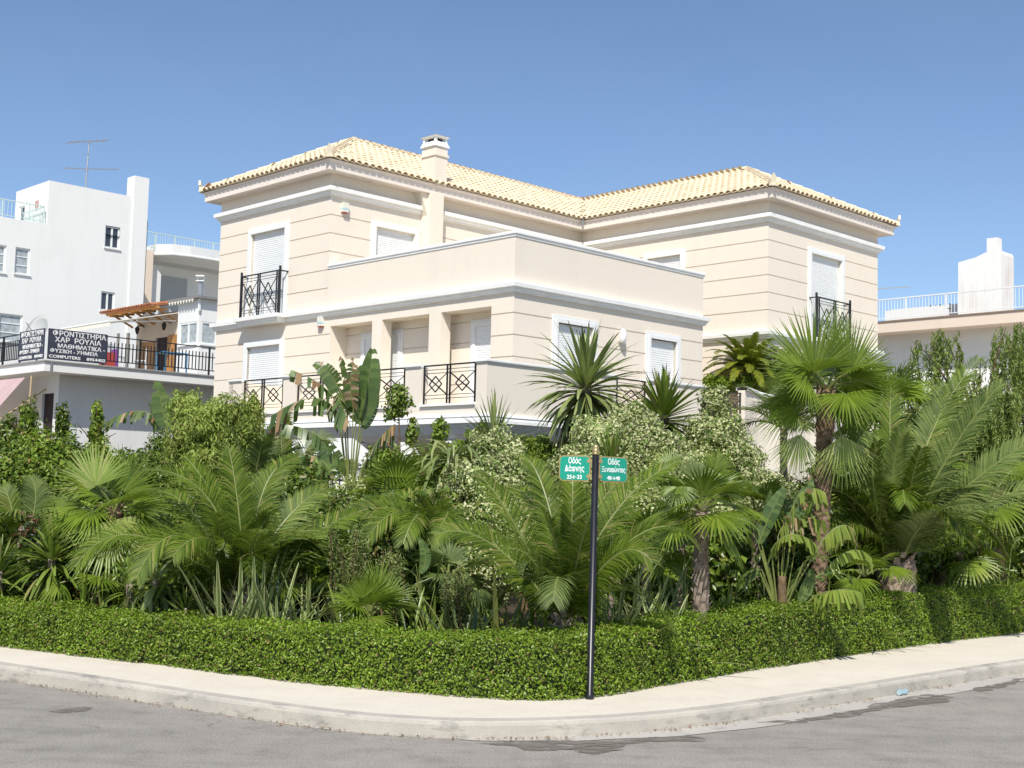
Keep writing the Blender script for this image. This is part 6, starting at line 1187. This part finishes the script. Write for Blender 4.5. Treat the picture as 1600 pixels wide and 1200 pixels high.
BR = [(1430, 535, 1.2, 7, .12), (1473, 520, 1.7, 22, .14), (1440, 610, 1.2, 10, .2), (1508, 585, 1.2, 10, .2), (1532, 560, 1.4, 8, .12), (1572, 512, 2.0, 18, .10), (1600, 505, 2.2, 18, .14), (1555, 600, 1.7, 30, .3), (1590, 620, 1.8, 40, .35), (1620, 560, 2.0, 26, .3), (1500, 630, 1.5, 34, .3), (1540, 670, 1.5, 46, .45), (1450, 645, 1.3, 30, .3), (1480, 610, 1.3, 20, .3), (1425, 610, 1.2, 14, .2), (1402, 575, 1.1, 6, .10), (1382, 610, .9, 5, .12), (1410, 640, 1.0, 12, .25), (1600, 700, 1.5, 34, .5), (1560, 740, 1.2, 26, .5), (1490, 720, 1.1, 16, .4)]
weeping('weeping tree with long hanging strands in front of the right neighbour house', 23.0, BR, 9, 1530)
sh('shrub', 'broad green shrub mass behind the weeping tree', [(1600, 730, 24.5, 1.0, .9), (1510, 740, 24.5, .9, .7), (1600, 790, 24, 1.3, 1.0), (1540, 800, 24, 1.2, .9), (1480, 790, 24, 1.0, .8), (1420, 760, 24, .8, .7)], L_MID, .09, 420, 90)
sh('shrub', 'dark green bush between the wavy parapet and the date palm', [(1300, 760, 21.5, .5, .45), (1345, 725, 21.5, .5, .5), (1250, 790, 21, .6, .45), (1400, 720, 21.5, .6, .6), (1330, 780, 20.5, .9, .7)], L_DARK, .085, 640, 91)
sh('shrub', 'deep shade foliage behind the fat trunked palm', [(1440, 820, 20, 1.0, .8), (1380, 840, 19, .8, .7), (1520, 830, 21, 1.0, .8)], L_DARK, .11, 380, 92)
# thin bare stem at right
st = empty('thin_stem', tuple(G(1527, 19.6)), 0, 'thin bare reddish stem between the two shaded palm trunks', 'stem'); trunk(st, [(0, 0, 0), (.03, 0, .8), (.0, 0, 2.1)], (.04, .035), B_PALM, 'stem', 7)

# ------------------------------------------------------------------ smaller plants that fill the bed behind the hedge
for (sp_, Y, L, mt, sd_, w_, e0, dr, n_, nm, lab) in [
    ([128, 160], 15.0, .95, L_YUC, 200, .035, 15, (.3, 1.1), 26, 'grass_tuft', 'arching grassy tuft between the two left yuccas'),
    ([300, 325], 14.3, 1.0, L_YUC, 205, .03, 20, (.3, 1.2), 28, 'grass_tuft', 'arching grassy tuft left of the striped flax'),
    ([468, 480], 14.0, 1.05, L_YUCG, 210, .035, 25, (.4, 1.4), 24, 'grass_tuft', 'drooping pale tuft right of the striped flax'),
    ([535, 552], 13.6, .95, L_YUC, 215, .035, 20, (.4, 1.3), 24, 'grass_tuft', 'green tuft left of the small low fan palm'),
    ([640, 676], 13.6, 1.0, L_YUC, 220, .04, 25, (.3, 1.1), 22, 'grass_tuft', 'green tuft right of the small low fan palm'),
    ([722, 742], 13.2, 1.1, L_YUCG, 225, .035, 25, (.4, 1.3), 22, 'grass_tuft', 'pale strappy tuft before the large variegated shrub'),
    ([875, 905], 12.9, .85, L_LIME, 230, .03, 10, (.2, .9), 30, 'grass_tuft', 'fine lime green grass at the foot of the front date palm'),
    ([945, 960], 13.0, 1.2, L_YUCG, 235, .03, 35, (.2, 1.0), 22, 'grass_tuft', 'thin upright tuft directly right of the sign pole'),
    ([1135, 1165], 15.0, 1.0, L_YUC, 240, .035, 20, (.3, 1.2), 24, 'grass_tuft', 'green tuft right of the small fan palm trunk'),
    ([1195, 1215], 15.6, 1.05, L_YUCG, 245, .035, 15, (.5, 1.6), 22, 'grass_tuft', 'drooping tuft at the foot of the torn leaved plant'),
    ([1290, 1315], 16.4, 1.1, L_YUC, 250, .04, 15, (.3, 1.2), 30, 'grass_tuft', 'bushy tuft right of the tall palm foot'),
    ([1440, 1475], 18.2, 1.1, L_YUC, 255, .04, 15, (.3, 1.2), 26, 'grass_tuft', 'tuft right of the fat date palm trunk'),
    ([1510, 1538], 19.0, 1.1, L_YUCG, 260, .04, 20, (.4, 1.3), 24, 'grass_tuft', 'pale tuft under the weeping tree')]:
    clump(lab, sp_, Y, L, mt, sd_, nm, width=w_, emin=e0, emax=86, n=n_, droop=dr)
for (u, v, Y, R_, n_, sd_, lab, mt) in [(150, 905, 15.6, .42, 9, 301, 'small fan palm low between the left yuccas', L_FAN), (455, 905, 15.0, .42, 9, 302, 'small dark fan palm behind the aloe', L_FAN), (700, 905, 15, .40, 8, 303, 'small fan palm in the shade before the mossy column', L_PHXD), (1010, 860, 15.2, .50, 10, 304, 'fan palm half hidden behind the striped reeds', L_FAN), (1180, 800, 17.5, .55, 10, 305, 'fan palm in front of the right variegated shrub', L_FAN), (1500, 860, 19.5, .6, 9, 306, 'fan palm in the shade right of the date palm', L_FAN), (40, 800, 17.2, .5, 9, 307, 'fan palm among the dark shrubs at far left', L_PHXD), (560, 880, 16, .5, 9, 308, 'fan palm behind the needle leaved bushes', L_FAN)]:
    fan_palm(lab, G(u, Y), P(u, v, Y), R_, n_, mt, sd_, .32, (.05, .05), 82, -20, droop=.4, segs=22, bmat=B_GREY, bn=20)
plumes('arching feathery fern like palm below the villa corner on the left', 395, 770, 17.8, 14, 1.05, L_PHXD, 310, 'feather_palm', G(395, 17.8), 10, 75, .34, 'palm tree', nl=44, width=.022, tr=(.06, .06))
plumes('small feather palm between the lime bush and the needle bush', 515, 900, 15.2, 12, .75, L_PHX, 311, 'feather_palm', G(515, 15.2), 10, 75, .24, 'palm tree', nl=40, width=.018, tr=(.05, .05))
plumes('feather palm behind the small trunked fan palm', 1065, 850, 16, 14, 1.0, L_PHX, 312, 'feather_palm', G(1065, 16), 10, 75, .32, 'palm tree', nl=44, width=.02, tr=(.06, .06))
plumes('drooping pale feather palm left of the tall palm before the terrace wall', 1225, 668, 20.5, 12, 1.1, L_PHXD, 313, 'feather_palm', G(1225, 20.5), -5, 60, .42, 'palm tree', nl=44, width=.024, tr=(.07, .06))
plumes('feather palm right of the tall palm before the white neighbour wall', 1335, 660, 21.5, 14, 1.3, L_PHX, 314, 'feather_palm', G(1335, 21.5), 0, 70, .42, 'palm tree', nl=50, width=.026, tr=(.09, .08))
